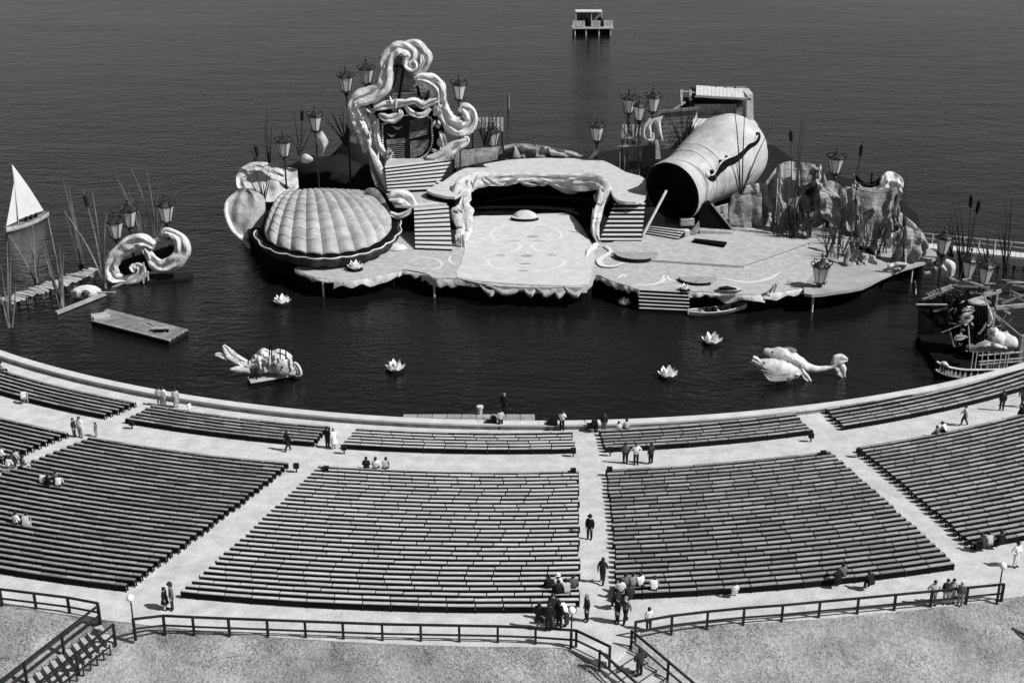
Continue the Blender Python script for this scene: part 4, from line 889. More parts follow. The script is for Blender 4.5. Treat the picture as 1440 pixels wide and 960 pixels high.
for i in range(5): p = V(872+i*7, 205, 155); MB().tube([(p.x,155,-1),(p.x,155,p.z+random.uniform(.2,1))], .09, 6).build('post', M_wood2, sc_)
for y in (195,206): MB().beam(V(869,y,154.8), V(903,y-2,154.8), .14, .14).build('rail', M_wood, sc_)
# ---------------------------------------------------------------- lanterns
def lantern_proto():
    t = thing('lantern', 'x', 'lantern', (0,0,0))
    def hexr(r, z, ph=0): return [Vector((r*math.cos(R(60*k+ph)), r*math.sin(R(60*k+ph)), z)) for k in range(6)]
    lo, hi = hexr(.42, .55, 10), hexr(.86, 2.25, 10)
    for k in range(6):
        a, b_, c, d = lo[k], lo[(k+1) % 6], hi[(k+1) % 6], hi[k]; m_ = (a+b_+c+d)/4
        q = [m_+(p-m_)*.93 for p in (a, b_, c, d)]; n_ = Vector((m_.x, m_.y, 0)).normalized()
        MB().add(q, [(0,1,2,3)]).build('pane', M_opal, t, smooth=False)
    fr = MB()
    for k in range(6): fr.beam(lo[k], hi[k], .07, .07)
    for rg in (lo, hi):
        for k in range(6): fr.beam(rg[k], rg[(k+1) % 6], .1, .12)
    fr.build('frame', M_iron, t)
    MB().loft([hexr(.1,-.4), hexr(.12,.0), hexr(.3,.12), hexr(.2,.25), hexr(.5,.5), hexr(.36,.6)]).build('stem', M_iron, t)
    cr_ = MB().loft([hexr(.9,2.28,10), hexr(.8,2.38,10), hexr(.5,2.62,10), hexr(.16,2.78,10), hexr(.2,2.9,10), hexr(.05,3.15,10)]); cp = cr_.build('crown', M_iron, t)
    for k in range(6):
        a = R(60*k+10); e = Vector((math.cos(a), math.sin(a), 0))
        P = cr([e*.8+Vector((0,0,2.3)), e*1.02+Vector((0,0,2.42)), e*1.03+Vector((0,0,2.68)), e*.78+Vector((0,0,2.78)), e*.7+Vector((0,0,2.62))], 4)
        MB().tube(P, [.07,.06,.05,.06], 5).build('curl', M_iron, cp)
        e2 = e*.5; MB().tube(cr([e*.35+Vector((0,0,.6)), e*.62+Vector((0,0,.5)), e*.66+Vector((0,0,.72))], 4), .045, 5).build('lower_curl', M_iron, t)
    MB().lathe([(.05,3.1),(.1,3.25),(.16,3.4),(.07,3.5),(.03,3.75),(.01,3.8)], n=8).build('finial', M_iron, t)
    return t
lant = lantern_proto(); used_l = [0]
def lantern(px, py, Y, label, zb=ZD, s_=1.0):           # px,py: foot of the glass cup
    p = V(px, py, Y)-Vector((0,0,.35*s_)); g_ = 'big street lanterns of the lake stage'
    if used_l[0] == 0: r_ = lant; r_.location = p; r_['label'] = label; r_['group'] = g_
    else: r_ = dup(lant, p, random.uniform(0, 1), label, g_)
    r_.scale = (s_,)*3; used_l[0] += 1
    h = (p.z-.35-zb)/s_
    if h > .2: MB().tube([Vector((0,0,-.35)), Vector((0,0,-.35-h))], [.09,.13], 8).build('post', M_iron, None).parent = r_
for px, py, Y, lab, zb in ((487,131,152.5,'lantern beside a twin on the outer shoulder of the heraldic tower',ZD),(516,120,153.5,'lantern with the highest finial, beside the tower crest',ZD),(646,142,150.5,'lantern on the curled tip of the tower side scroll',9),
    (444,186,150,'lantern above the added black mound in the tower shadow',ZD),(400,222,148,'lantern standing over the broad leaf canvas',ZD),(693,207,157,'lantern by the picket fence behind the tower',ZD),(839,200,156.5,'lone lantern at the end of the grey hummock',ZD),
    (899,171,154,'shaded lantern, lower of the pair beside the fin scroll',ZD),(918,159,155,'lantern on top of the white fin scroll',ZD),(1174,246,141,'lantern above the middle of the canvas rocks',ZD),(1153,400,A(1153,404,ZD).y,'lantern standing on the front edge of the side deck',1.8),
    (164,337,128,'lantern next to a twin behind the scroll raft',-.5),(183,321,129,'lantern over the crest of the big raft scroll',-.5),(235,314,127.5,'lantern on the hooked end of the raft scroll',-.5),
    (1325,359,127,'lantern at the tip of the side deck by the jetty',-.5),(1361,392,120,'lantern over the crossed beams of the moored ship',-.5),(1384,401,117.5,'lantern at the cabin roof of the moored ship',-.5),(884,161,157,'dark half-hidden lantern behind the pair near the fin scroll',ZD)):
    lantern(px, py, Y, lab, zb)
lp_ = thing('lantern_bracket', 'leaning pale plank bracket under the lone lantern', 'bracket', V(835, 224, 156))
drape('plank', [(826,224),(838,210)], [(832,226),(843,213)], 155.8, M_canvas, .1, .15, lp_)
# ---------------------------------------------------------------- reeds
def reed(label, base, tips, Y=None, z=ZD, ma=None, r=.075, cat=(), group=None, spread=.25):
    p0 = A(*base, z) if Y is None else V(*base, Y); Y0 = p0.y
    t = thing('reed_clump', label, 'reeds', p0, group)
    for i, (tx, ty) in enumerate(tips):
        e = V(tx, ty, Y0+random.uniform(-.4,.4)); s_ = p0+Vector((random.uniform(-spread,spread), random.uniform(-spread,spread), -.1))
        m_ = s_.lerp(e, .55)+Vector((random.uniform(-.15,.15)-(e.x-s_.x)*.08, 0, 0))
        P = cr([s_, m_, e], 4); k = MB().tube(P, [r*1.15, r, r*.6, r*.25], 5).build('stalk', ma or M_reed, t)
        if i in cat:
            d = (P[-1]-P[-3]).normalized(); q = P[-1]-d*1.7
            MB().tube([q, q+d*.1, q+d*1.1, q+d*1.25], [.05,.2,.2,.05], 8).build('cattail', M_tar, k)
    return t
RG = 'giant artificial reeds around the stage'
def fan(cx, top, w, n, jit=20): return [(cx+random.uniform(-w,w), top+random.uniform(0,jit)) for _ in range(n)]
reed('short fan of dark reeds between the two leaf canvases', (372,286), [(352,262),(360,240),(356,232),(378,236),(381,245),(368,250),(344,240)], 143)
reed('thin tall reed pair above the broad leaf canvas', (380,228), [(375,150),(383,172),(372,176)], 149)
reed('tall reeds with a cattail beside the shaded lantern', (420,218), [(425,150),(414,154),(432,176),(410,196),(440,182)], 149, cat=(0,))
reed('small reed with a cattail at the edge of the leaf canvas', (359,226), [(357,200),(351,205),(365,202)], 150, cat=(0,))
reed('bristling dark grass clump on the shaded flank of the tower', (487,205), fan(478,150,24,16,25), 153)
reed('dense dark spikes in front of the picket fence by the tower', (684,205), fan(684,150,26,18,25), 155.5)
reed('dark spikes behind the twin lanterns', (890,205), [(868,122),(893,120),(860,160),(905,130),(875,150),(882,160),(912,140)], 157)
reed('straight reeds growing before the planked pavilion wall', (961,212), [(955,124),(976,118),(940,160),(945,168),(985,160),(970,155),(950,172),(990,165)], 156)
reed('thin reeds crossing the pale keg bulge', (1042,272), [(1030,132),(1048,140),(1087,173),(1026,225),(1056,232),(1066,270),(1035,228),(1062,240)], 137)
reed('tall reeds with one cattail above the upright canvas fin', (1114,322), [(1112,178),(1128,156),(1132,160),(1140,240),(1095,250),(1088,262),(1150,272),(1102,240)], 136, cat=(0,))
reed('short spiky reeds before the hollow canvas', (1137,332), fan(1138,262,24,9,35), 135)
reed('reeds with a leaning cattail above the canvas dip', (1196,310), [(1212,198),(1219,184),(1180,268),(1172,292),(1206,280)], 137.6, cat=(0,))
reed('thin upright reeds beside the pale rounded canvas top', (1270,322), [(1276,232),(1272,255),(1284,270)], 133)
reed('short dark reeds at the foot of the tall canvas rock', (1210,365), fan(1214,300,22,9,30), 131)
reed('short dark reeds left of the twisted spur', (1176,352), fan(1176,300,18,8,30), 133)
reed('bleached reed bundle at the shore end of the plank jetty', (16,462), [(1,372),(16,350),(-8,398),(10,340),(22,402),(4,420)], z=-.2, ma=M_reedL, r=.1)
reed('bleached crossing reeds under the sailing boat', (52,399), [(41,326),(12,330),(46,316),(57,348),(47,350)], z=-.2, ma=M_reedL, r=.09)
reed('bleached reeds at the loose end of the beam', (87,437), [(55,318),(66,300),(84,347),(60,345),(90,352),(72,330)], z=-.2, ma=M_reedL, r=.1)
reed('reeds rising beyond the middle of the plank jetty', (116,374), [(89,254),(90,296),(101,285),(115,304),(97,262),(108,310)], z=-.2, ma=M_reedL, r=.075)
reed('tall reeds with a cattail at the big raft scroll', (150,407), [(117,268),(130,271),(150,299),(90,296),(140,330),(146,290)], z=-.2, ma=M_reedL, r=.085, cat=(0,))
reed('thin reeds behind the twin raft lanterns', (200,338), [(180,268),(190,278),(204,296),(170,258),(164,248)], 129.5, ma=M_reedL, r=.07)
reed('long thin reeds behind the hooked raft lantern', (219,333), [(184,236),(206,238),(223,253),(229,233),(247,271),(213,265)], 129.5, ma=M_reedL, r=.07)
reed('tall cattail reeds between the ship lanterns', (1352,392), [(1366,268),(1379,276),(1340,280),(1348,284),(1374,300),(1354,312),(1336,300)], 121.5, cat=(0,1), r=.09)
reed('dark pointed reeds behind the cabin lantern', (1388,385), [(1384,310),(1392,325),(1376,330),(1398,330),(1362,318)], 121)
reed('long reeds standing before the white jetty', (1412,395), [(1413,263),(1423,275),(1402,322),(1418,300),(1428,330),(1408,310)], 121.5, r=.085)
reed('short reeds hiding the jetty rail by the side deck', (1338,360), fan(1336,300,16,8,20), 128, r=.06)
# ---------------------------------------------------------------- things on the lake
def pz(px, py, z): return A(px, py, z)
# water lilies
def lily_proto():
    t = thing('water_lily', 'x', 'water lily')
    M_pet = mat('lily_white', .78, .06, 2, .6)
    for ring_, n, ln, up, w in ((0,7,.78,.5,.34),(1,5,.55,.9,.32)):
        for k in range(n):
            a = 2*math.pi*k/n+ring_*.4; e = Vector((math.cos(a), math.sin(a), 0)); s_ = Vector((-e.y, e.x, 0)); L = []; Rr = []
            for i in range(6):
                u = i/5; p = e*(.12+ln*u*(1 if not ring_ else .75))+Vector((0,0,.08+up*u**1.5)); ww = w*math.sin(math.pi*(.12+.86*u))**.8; L.append(p-s_*ww); Rr.append(p+s_*ww)
            MB().sheet(L, Rr, 3, .035, -.08, (0,0,1), n=1).build('petal', M_pet, t)
    MB().ball((0,0,.18), (.3,.3,.16), 10, 6).build('heart', M_cream, t)
    MB().lathe([(.05,.0),(.8,.03),(.85,.06),(.1,.05)], n=16).build('float', M_tar, t)
    return t
lily = lily_proto(); G_ = 'white water lilies around the stage'
for k, (px, py, z, s_, lab) in enumerate(((397,428,0,1.0,'white water lily floating off the shell end of the stage'),(556,522,0,1.0,'white water lily floating between lantern fish and slab landing'),(1001,484,0,1.1,'largest white water lily, floating off the rowing boat'),(939,531,0,1.0,'white water lily floating nearest the front benches by the dolphins'),
    (878,429,0,.75,'small white lily floating beside the water steps'),(500,379,ZD+.05,.95,'white lily lying on the deck below the shell'),(963,408,ZD+.02,.65,'small white lily on the deck above the water steps'))):
    p = A(px, py, z)
    if k == 0: lily.location = p; lily['label'] = lab; lily['group'] = G_; lily.scale = (s_,)*3
    else: dup(lily, p, random.uniform(0,3), lab, G_, s_)
# raft
c4 = [A(x, y, .48) for x, y in ((128,451),(150,434),(264,463),(237,479))]
raft = thing('plank_raft', 'long flat weathered plank raft moored off the curved wall', 'raft', sum(c4, Vector())/4-Vector((0,0,.48)))
MB().prism([p-Vector((0,0,.7)) for p in c4], (0,0,.58)).build('hull', M_tarshade, raft, smooth=False)
for i in range(9):
    a_, c_ = i/9+.006, (i+1)/9-.006; j0, j1 = random.uniform(-.004,.004), 1+random.uniform(-.006,.006)
    q = [c4[0].lerp(c4[3],j0).lerp(c4[1].lerp(c4[2],j0),a_), c4[0].lerp(c4[3],j1).lerp(c4[1].lerp(c4[2],j1),a_), c4[0].lerp(c4[3],j1).lerp(c4[1].lerp(c4[2],j1),c_), c4[0].lerp(c4[3],j0).lerp(c4[1].lerp(c4[2],j0),c_)]
    MB().prism([p-Vector((0,0,.1)) for p in q], (0,0,.12)).build('plank', mat('raft_boards', .25, .4, 1.2, .9, rnd=.25), raft, smooth=False)
ang = math.atan2((c4[3]-c4[0]).y, (c4[3]-c4[0]).x)
p = A(140,445,.53); MB().box(p+Vector((0,0,.12)), (1.5,.7,.28), ang+.9).build('box_lid', M_wood, raft, smooth=False); MB().box(p+Vector((.35,-.4,.1)), (1.5,.5,.22), ang+.9).build('box_lid', M_wood, raft, smooth=False)
p = A(225,465,.53); MB().box(p+Vector((0,.1,.22)), (1.6,.5,.12), ang+.55).build('hatch_cover', M_wood, raft, smooth=False); MB().box(p+Vector((.2,-.2,.1)), (1.3,.4,.2), ang+.55).build('hatch', M_black, raft, smooth=False)
MB().beam(A(208,453,.55), A(232,467,.55), .1,.1).build('batten', M_wood, raft)
# plank jetty
jt = thing('plank_jetty', 'crooked jetty of loose pale planks leading to the scroll raft', 'jetty', A(70, 400, 0))
a_, c_ = A(8,424,.8), A(138,379,.8); n = 30; d = (c_-a_)/n; per = Vector((-d.y, d.x, 0)).normalized()
for i in range(n):
    p = a_+d*(i+.5)+per*random.uniform(-.25,.25); MB().box(p+Vector((0,0,random.uniform(0,.06))), (d.length*random.uniform(.75,1.0), random.uniform(1.7,2.6), .09), math.atan2(d.y,d.x)+random.uniform(-.12,.12)).build('plank', M_wood, jt, smooth=False)
for s_ in (-.6,.6): MB().beam(a_+per*s_-Vector((0,0,.16)), c_+per*s_-Vector((0,0,.16)), .15,.2).build('stringer', M_tar, jt)
for i in range(0, n+1, 5):
    for s_ in (-.7,.7): p = a_+d*i+per*s_; MB().tube([p-Vector((0,0,3)), p-Vector((0,0,.05))], .1, 6).build('pile', M_wood2, jt)
bm_ = tag(MB().beam(A(79,440,.25), A(150,412,.25), .35,.3).build('floating_beam', M_wood, origin=A(115,426,0)), 'long pale beam floating in front of the jetty', 'beam')
# scroll raft
YS = 126.5; sr = thing('scroll_ornament', 'white carved double scroll standing on the water by the jetty', 'scenery', A(200, 398, 0))
def Z1(zx, zy, dy=0.): return V(zx/3.69, 220+zy/3.69, YS+dy)
def sc1(l, w, dy=0., dep=.8, ma=None): MB().sweep(cr([Z1(x,y,dy) for x,y in l], 6), [q/3.69/14 for q in w], (0,-1,.45), depth=dep).build('scroll', ma or M_white, sr)
sc1([(705,585),(715,570),(735,580),(735,612),(700,640),(645,650),(592,625),(580,565),(620,500),(690,450),(750,440),(800,468)], [14,22,26,30,34,40,44,40,46,40,22], 0, 1.1)
sc1([(770,490),(800,545),(850,570),(910,548),(950,490),(935,430),(895,400),(860,395),(850,415)], [14,34,38,42,44,36,28,24,10], .4, 1.1)
sc1([(700,600),(690,580),(700,560)], [10,20,8], -.3, .6); sc1([(745,470),(760,500),(775,535)], [12,18,8], -.2, .6, M_cream); sc1([(800,440),(830,430),(870,445),(890,440)], [8,14,14,8], .6, .5, M_cream)
MB().sheet([Z1(585,560,.9),Z1(690,520,.9),Z1(800,490,.9),Z1(930,450,.9)], [Z1(600,640,.9),Z1(700,650,.9),Z1(830,560,.9),Z1(940,510,.9)], 4, .15).build('dark_backing', M_tarshade, sr)
MB().prism([Vector((Z1(570,600).x, YS-1.2, -.3)), Vector((Z1(960,520).x, YS+.5, -.3)), Vector((Z1(960,520).x, YS+2.4, -.3)), Vector((Z1(570,600).x, YS+1.4, -.3))], (0,0,.55)).build('float', M_tarshade, sr, smooth=False)
for zx, zy, h in ((745,560,1.4),(765,600,.8),(740,610,1.0)): p = Z1(zx, zy, -.6); MB().box((p.x, p.y, p.z-.5), (.14,.14,h)).build('prop', M_pile, sr)
MB().beam(Z1(560,690,-1.5), Z1(770,600,-1.5), .25,.2).build('front_beam', M_wood, sr)
sn = thing('snail_carving', 'small pale snail-like carving lying beside the jetty', 'scenery', A(122, 418, 0))
c = A(121,411,.5); MB().ball(c, (1.5,.8,.75), 14, 8, M=Matrix.Rotation(.25,3,'Z')).build('body', M_white, sn)
MB().sweep(cr([c+Vector((.25+.42*math.cos(t)*(1-t/14), -.85, .1+.42*math.sin(t)*(1-t/14))) for t in [k*.6 for k in range(18)]], 2), [.06,.08,.05], (0,-1,.2)).build('spiral', M_tar, sn)
MB().sheet([c+Vector((.9,-.3,.2)), c+Vector((2.0,.1,.0)), c+Vector((2.8,.5,-.15))], [c+Vector((.9,.2,-.3)), c+Vector((2.0,.4,-.3)), c+Vector((2.8,.6,-.25))], 3, .15).build('tail', M_cream, sn)
for i in range(4): MB().sheet([c+Vector((-1.3,-.5-.05*i,.35-.2*i)), c+Vector((-.6,-.85,.45-.2*i))], [c+Vector((-1.4,-.5,.22-.2*i)), c+Vector((-.6,-.88,.32-.2*i))], 2, .06, n=2).build('flute', M_cream, sn)
# sailing dinghy
sb = thing('sailing_boat', 'small sailing boat with two white sails beyond the reeds', 'boat', A(38, 324, 0)); Yb = sb.location.y
h0, h1 = V(8,326,Yb), V(66,300,Yb); dv = (h1-h0); dv.z = 0; h0.z = .5; h1 = h0+dv*1.0; h1.z = .5
rings = []
sdv = Vector((-dv.y, dv.x, 0)).normalized()
hb, he = A(7,323,.45), A(66,301,.45); dv = he-hb; sdv = Vector((-dv.y, dv.x, 0)).normalized()
for i in range(9):
    t = i/8; w = .75*math.sin(math.pi*(.06+.82*t))**.7; c = hb+dv*t; rings.append([c+sdv*w*math.cos(R(a))+Vector((0,0,.3*(2*t-1)**2+(-.75*math.sin(R(a)) if a else 0)+0)) for a in (0,30,60,90,120,150,180)])
MB().loft(rings, True).build('hull', M_white, sb); MB().loft([[p.lerp((r_[0]+r_[-1])/2,.12)+Vector((0,0,.03)) for p in (r_[0], r_[-1], r_[-1]-Vector((0,0,.02)), r_[0]-Vector((0,0,.02)))] for r_ in rings]).build('deck', M_wood2, sb)
mb_ = hb+dv*.32; mt = V(17,232,mb_.y); MB().tube([mb_, Vector((mt.x, mb_.y, mt.z))], [.07,.04], 6).build('mast', M_wood, sb)
mt = Vector((mt.x, mb_.y, mt.z)); bo = hb+dv*.93+Vector((0,0,.6)); M_sail = mat('sailcloth', .72, .06, 1, .9)
MB().sheet([mt, mt.lerp(mb_+Vector((0,0,.6)), .5), mb_+Vector((0,0,.6))], [mt+Vector((.05,0,0)), mt.lerp(bo,.5)+Vector((.15,0,0)), bo], 6, .03, .35, (-.3,-1,0)).build('mainsail', M_sail, sb)
jb = hb+dv*.04+Vector((0,0,.35)); jm = mt.lerp(mb_, .3); MB().sheet([jm, jm.lerp(jb,.5), jb], [jm+Vector((.05,0,0)), jm.lerp(mb_+Vector((-.1,0,.4)),.5), mb_+Vector((-.15,-.1,.4))], 5, .03, .25, (-.3,-1,0)).build('jib', M_sail, sb)
MB().tube([mb_+Vector((0,0,.6)), bo], .05, 6).build('boom', M_wood, sb)
for t in (.5,.62,.74): MB().ball(hb+dv*t+Vector((0,0,.35)), (.2,.2,.35), 8, 6).build('bundle', M_tar, sb)
# lantern fish
def fishbody(t, P, rad, sq, ma, name='body', n=12):
    rings = []; m = len(P)
    for i, p in enumerate(P):
        tn = (P[min(i+1,m-1)]-P[max(i-1,0)]).normalized(); s_ = tn.cross(Vector((0,0,1))).normalized(); u = s_.cross(tn); r = interp(rad, i/(m-1))
        rings.append([p+(s_*sq*math.cos(2*math.pi*j/n)+u*math.sin(2*math.pi*j/n))*r*(1+.16*noise.noise(Vector((i*.45,j*.9,p.x)))) for j in range(n)])
    return MB().loft(rings).build(name, ma, t)
M_fish = mat('fish_plaster', .55, .42, 1.3, .8, bump=.06, bscale=3)
fs1 = thing('lantern_fish', 'pale knobbly fish float with raised forked tail on a small raft', 'fish float', A(370, 535, 0)); Yf = fs1.location.y+.6
P = cr([V(x,y,Yf) for x,y in ((338,508),(348,514),(362,515),(380,510),(398,512),(412,516))], 5)
fishbody(fs1, P, [.3,.42,.6,.85,.95,.75,.3], .9, M_fish)
MB().sweep(cr([V(x,y,Yf) for x,y in ((352,514),(342,511),(332,505),(322,496))], 4), [.4,.5,.5,.42], (0,-1,.2), depth=.4).build('tail_stem', M_fish, fs1)
for l in (((326,500),(319,492),(314,485)), ((326,502),(314,500),(303,498))): MB().sweep(cr([V(x,y,Yf-.1) for x,y in l], 4), [.3,.36,.12], (0,-1,.2), depth=.25).build('tail_lobe', M_fish, fs1)
MB().sheet([V(352,506,Yf+.2), V(364,493,Yf+.2), V(372,490,Yf+.2), V(382,494,Yf+.2), V(392,491,Yf+.2), V(404,495,Yf+.2), V(412,504,Yf+.2)], [V(352,512,Yf), V(364,508,Yf-.1), V(372,506,Yf-.2), V(382,505,Yf-.2), V(392,505,Yf-.2), V(404,508,Yf-.1), V(412,512,Yf)], 6, .3, .2, fn=lambda u, t: .35*noise.noise(Vector((u*4,t*9,2)))).build('dorsal_fin', M_fish, fs1)
for k in range(22):
    x, y = random.uniform(356,410), random.uniform(502,522); w = random.uniform(2,5); MB().sheet([V(x-w,y-w*.6,Yf-.75), V(x,y-w,Yf-1.0), V(x+w,y-w*.4,Yf-.8)], [V(x-w*.7,y+w*.5,Yf-.85), V(x,y+w*.8,Yf-1.1), V(x+w*.8,y+w*.5,Yf-.9)], 3, .06, .1).build('scale_plate', random.choice([M_fish, M_cream, M_canvas]), fs1)
MB().ball(V(397,518,Yf-.95), (.75,.25,.72), 14, 8).build('gill_disc', M_cream, fs1); MB().ball(V(397,516,Yf-1.2), .09, 8, 5).build('eye', M_tar, fs1)
MB().sheet([V(324,518,Yf-.8), V(335,515,Yf-.8), V(350,517,Yf-.8)], [V(326,522,Yf-.8), V(338,524,Yf-.8), V(352,524,Yf-.8)], 3, .2, .2).build('belly_fin', M_fish, fs1)
MB().sweep(cr([V(x,y,Yf-.6) for x,y in ((408,510),(416,512),(420,520),(421,526),(416,528))], 4), [.15,.25,.25,.15], (0,-1,.2)).build('lip', M_cream, fs1)
q = [A(x,y,.3) for x,y in ((352,538),(422,526),(416,520),(348,531))]
MB().prism([p-Vector((0,0,.5)) for p in q], (0,0,.45)).build('raft_float', M_tarshade, fs1, smooth=False)
for k in range(3): MB().beam(q[0].lerp(q[3],k/2.2)+Vector((0,0,.05)), q[1].lerp(q[2],k/2.2)+Vector((0,0,.05)), .3,.12).build('raft_plank', M_wood, fs1)
for x, y0, y1 in ((349,512,496),(360,531,514),(379,500,484),(382,503,482),(394,505,481),(402,505,487),(412,520,490)): MB().tube([V(x,y0,Yf-.9), V(x,y1,Yf-.9)], .06, 5).build('pole', M_tar, fs1)
MB().beam(V(350,530,Yf-1.1), V(365,528,Yf-1.1), .08,.08).build('rail', M_tar, fs1)
for x in (352,356,361): MB().tube([A(x,534,.3), V(x+2,518,Yf-1.2)], .05, 5).build('pole', M_tar, fs1)
# dolphin floats
d1 = thing('dolphin_float', 'white dolphin float with a long curved fluked tail', 'dolphin float', A(1110, 531, 0)); Yd = d1.location.y+.2
P = cr([V(x,y,Yd) for x,y in ((1074,493),(1086,496),(1100,501),(1116,508),(1132,515),(1148,519),(1165,517),(1176,513))], 5)
fishbody(d1, P, [.2,.36,.7,.85,.72,.5,.34,.26,.2,.18], .9, M_fish)
for l in (((1172,514),(1178,507),(1184,505),(1192,506)), ((1174,514),(1181,518),(1183,524),(1187,531))): MB().sweep(cr([V(x,y,Yd) for x,y in l], 5), [.25,.5,.45,.12], (0,-1,.3), depth=.25).build('fluke', M_fish, d1)
MB().sweep(cr([V(x,y,Yd-.8) for x,y in ((1124,513),(1128,522),(1133,530),(1141,538))], 4), [.18,.22,.3,.12], (0,-1,.2), depth=.2).build('flipper', M_fish, d1)
MB().ball(V(1108,493,Yd+.2), (.8,.5,.3), 10, 6).build('saddle', M_wood2, d1); MB().ball(V(1086,495,Yd-.6), .1, 8, 5).build('eye', M_tar, d1)
for i in range(5): MB().tube(cr([V(1094+i*6,498+i*2,Yd-.86), V(1104+i*6,505+i*2,Yd-.98), V(1112+i*5,511+i*1.5,Yd-.85)], 3), .05, 5).build('skin_fold', M_canvas, d1)
d2 = thing('dolphin_float', 'plump white dolphin float with pleated belly and blunt snout', 'dolphin float', A(1090, 540, 0)); Yd = d2.location.y+.6
P = cr([V(x,y,Yd) for x,y in ((1057,507),(1067,511),(1080,515),(1094,520),(1108,523),(1120,524),(1126,524))], 5)
fishbody(d2, P, [.25,.42,.75,.95,.85,.5,.12], .95, M_fish)
for i in range(7): MB().tube(cr([V(1070+i*1.5,520+i*2.0,Yd-.75-.07*i), V(1085,523+i*2.0,Yd-1.05), V(1112-i,525+i*1.6,Yd-.8)], 4), [.05,.09,.04], 5).build('belly_pleat', M_cream if i % 2 else M_canvas, d2)
MB().ball(V(1074,510,Yd-.8), .1, 8, 5).build('eye', M_tar, d2)
MB().sheet([V(1105,515,Yd-.3), V(1118,520,Yd-.3), V(1126,526,Yd-.3)], [V(1103,520,Yd-.6), V(1112,524,Yd-.6), V(1122,527,Yd-.6)], 3, .12).build('back_fin', M_fish, d2)
MB().sweep(cr([V(x,y,Yd-.6) for x,y in ((1058,504),(1063,506),(1070,511))], 3), [.3,.35,.1], (0,-1,.3), depth=.2).build('snout', M_fish, d2)
# rowing boat with poles beside the water steps
rb = thing('rowing_boat', 'slim pale rowing boat moored beside the water steps', 'boat', A(1008, 440, 0))
hb, he = A(968,440,.35), A(1049,430,.5); dv = he-hb; sdv = Vector((-dv.y, dv.x, 0)).normalized(); rings = []; ins = []
for i in range(13):
    t = i/12; w = .72*math.sin(math.pi*(.05+.92*t))**.6; c = hb+dv*t+Vector((0,0,.25*(2*t-1)**2))
    rings.append([c+sdv*w*math.cos(R(a))-Vector((0,0,.55*math.sin(R(a)))) for a in (0,30,60,90,120,150,180)])
    ins.append([c+sdv*w*.86*math.cos(R(a))-Vector((0,0,.42*math.sin(R(a))-.01)) for a in (0,30,60,90,120,150,180)])
MB().loft(rings, False, closed=False).build('hull', M_cream, rb); MB().loft(ins, False, closed=False).build('inside', M_wood2, rb)
for e in (0, -1): MB().tube([r_[e]+Vector((0,0,.02)) for r_ in rings], .06, 5).build('gunwale', M_white, rb)
for t in (.25,.5,.72): c = hb+dv*t; MB().box(c+Vector((0,0,-.02)), (.3,1.15,.06), math.atan2(dv.y,dv.x)).build('thwart', M_wood, rb)
for t in (.33,.45,.57,.8): c = hb+dv*t; MB().ball(c+Vector((0,0,.05)), (.28,.28,.3), 8, 6).build('dark_bundle', M_tar, rb)
mp_ = thing('mooring_poles', 'thin dark mooring poles between water steps and rowing boat', 'poles', A(975, 436, 0))
for x, y in ((972,396),(975,398),(979,394),(981,400),(990,400),(995,397)): p = A(x, 432, 0); p.y += 1; MB().tube([p-Vector((0,0,1.5)), V(x,y,p.y)], .055, 5).build('pole', M_wood2, mp_)
rx_ = thing('relief_mask', 'shell-like plaster relief hanging on the deck edge above the boat', 'scenery', A(1025, 412, ZD-.3))
drape('lip', [(1002,408),(1015,403),(1030,402),(1044,406)], [(1004,410),(1016,413),(1032,413),(1044,408)], A(1020,412,ZD).y-.6, M_cream, .4, .15, rx_); drape('dark_mouth', [(1010,404),(1022,402),(1036,405)], [(1012,408),(1024,408),(1036,407)], A(1020,412,ZD).y-.9, M_tar, .2, .1, rx_)
for i in range(4): MB().tube(cr([V(1070+i*6,414-i,A(1080,412,ZD).y-.3), V(1080+i*4,410-i*3,A(1080,412,ZD).y-.5), V(1088+i,402-i,A(1080,412,ZD).y-.3)], 4), .07, 5).build('flute', M_canvas, rx_)
hw = thing('horn_ornament', 'dark curled horn hanging over the water beside the water steps', 'scenery', V(885,404,121))
for i in range(3): MB().tube(cr([V(884+i*4,402,120.6), V(893+i*2,410,120.4), V(896-i,422,120.4), V(892-i*3,432,120.4)], 5), [.1,.16,.16,.06], 6).build('rib', M_canvas2 if i == 1 else M_tar, hw)
# ---------------------------------------------------------------- moored ship at the side, jetty behind
Yq = 105.0; ship = thing('fantasy_ship', 'dark fantasy ship with lattice rail and ragged cabin at the lake wall', 'ship', Vector((A(1380,515,0).x, 102, 0)))
def S2(zx, zy, Y=Yq): return V(1290+zx/7.387, 400+zy/7.387, Y)
Yr = 101.0
P = cr([S2(x,y,Yr) for x,y in ((200,800),(270,835),(360,865),(500,885),(700,885),(900,880),(1108,850))], 3)
MB().tube(P, .1, 6).build('rail', M_white, ship)
P2 = [p-Vector((0,0,.75)) for p in P]; MB().tube(P2, .1, 6).build('lower_rail', M_cream, ship)
for i in range(2, len(P)-1):
    MB().prism([P2[i]+Vector((-.22,-.1,0)), P2[i]+Vector((.22,-.1,0)), P[i].lerp(P2[i],.15)+Vector((0,-.1,0))], (0,.08,0)).build('lattice_triangle', M_cream, ship, smooth=False)
MB().sheet([p+Vector((0,.15,0)) for p in P], [p+Vector((0,.35,-1.6)) for p in P], 3, .2, .2, n=1).build('hull_side', M_tarshade, ship)
MB().sheet([S2(250,805,Yr), S2(300,805,Yr), S2(330,850,Yr)], [S2(270,850,Yr), S2(310,860,Yr), S2(350,865,Yr)], 3, .2, .2).build('prow', M_white, ship)
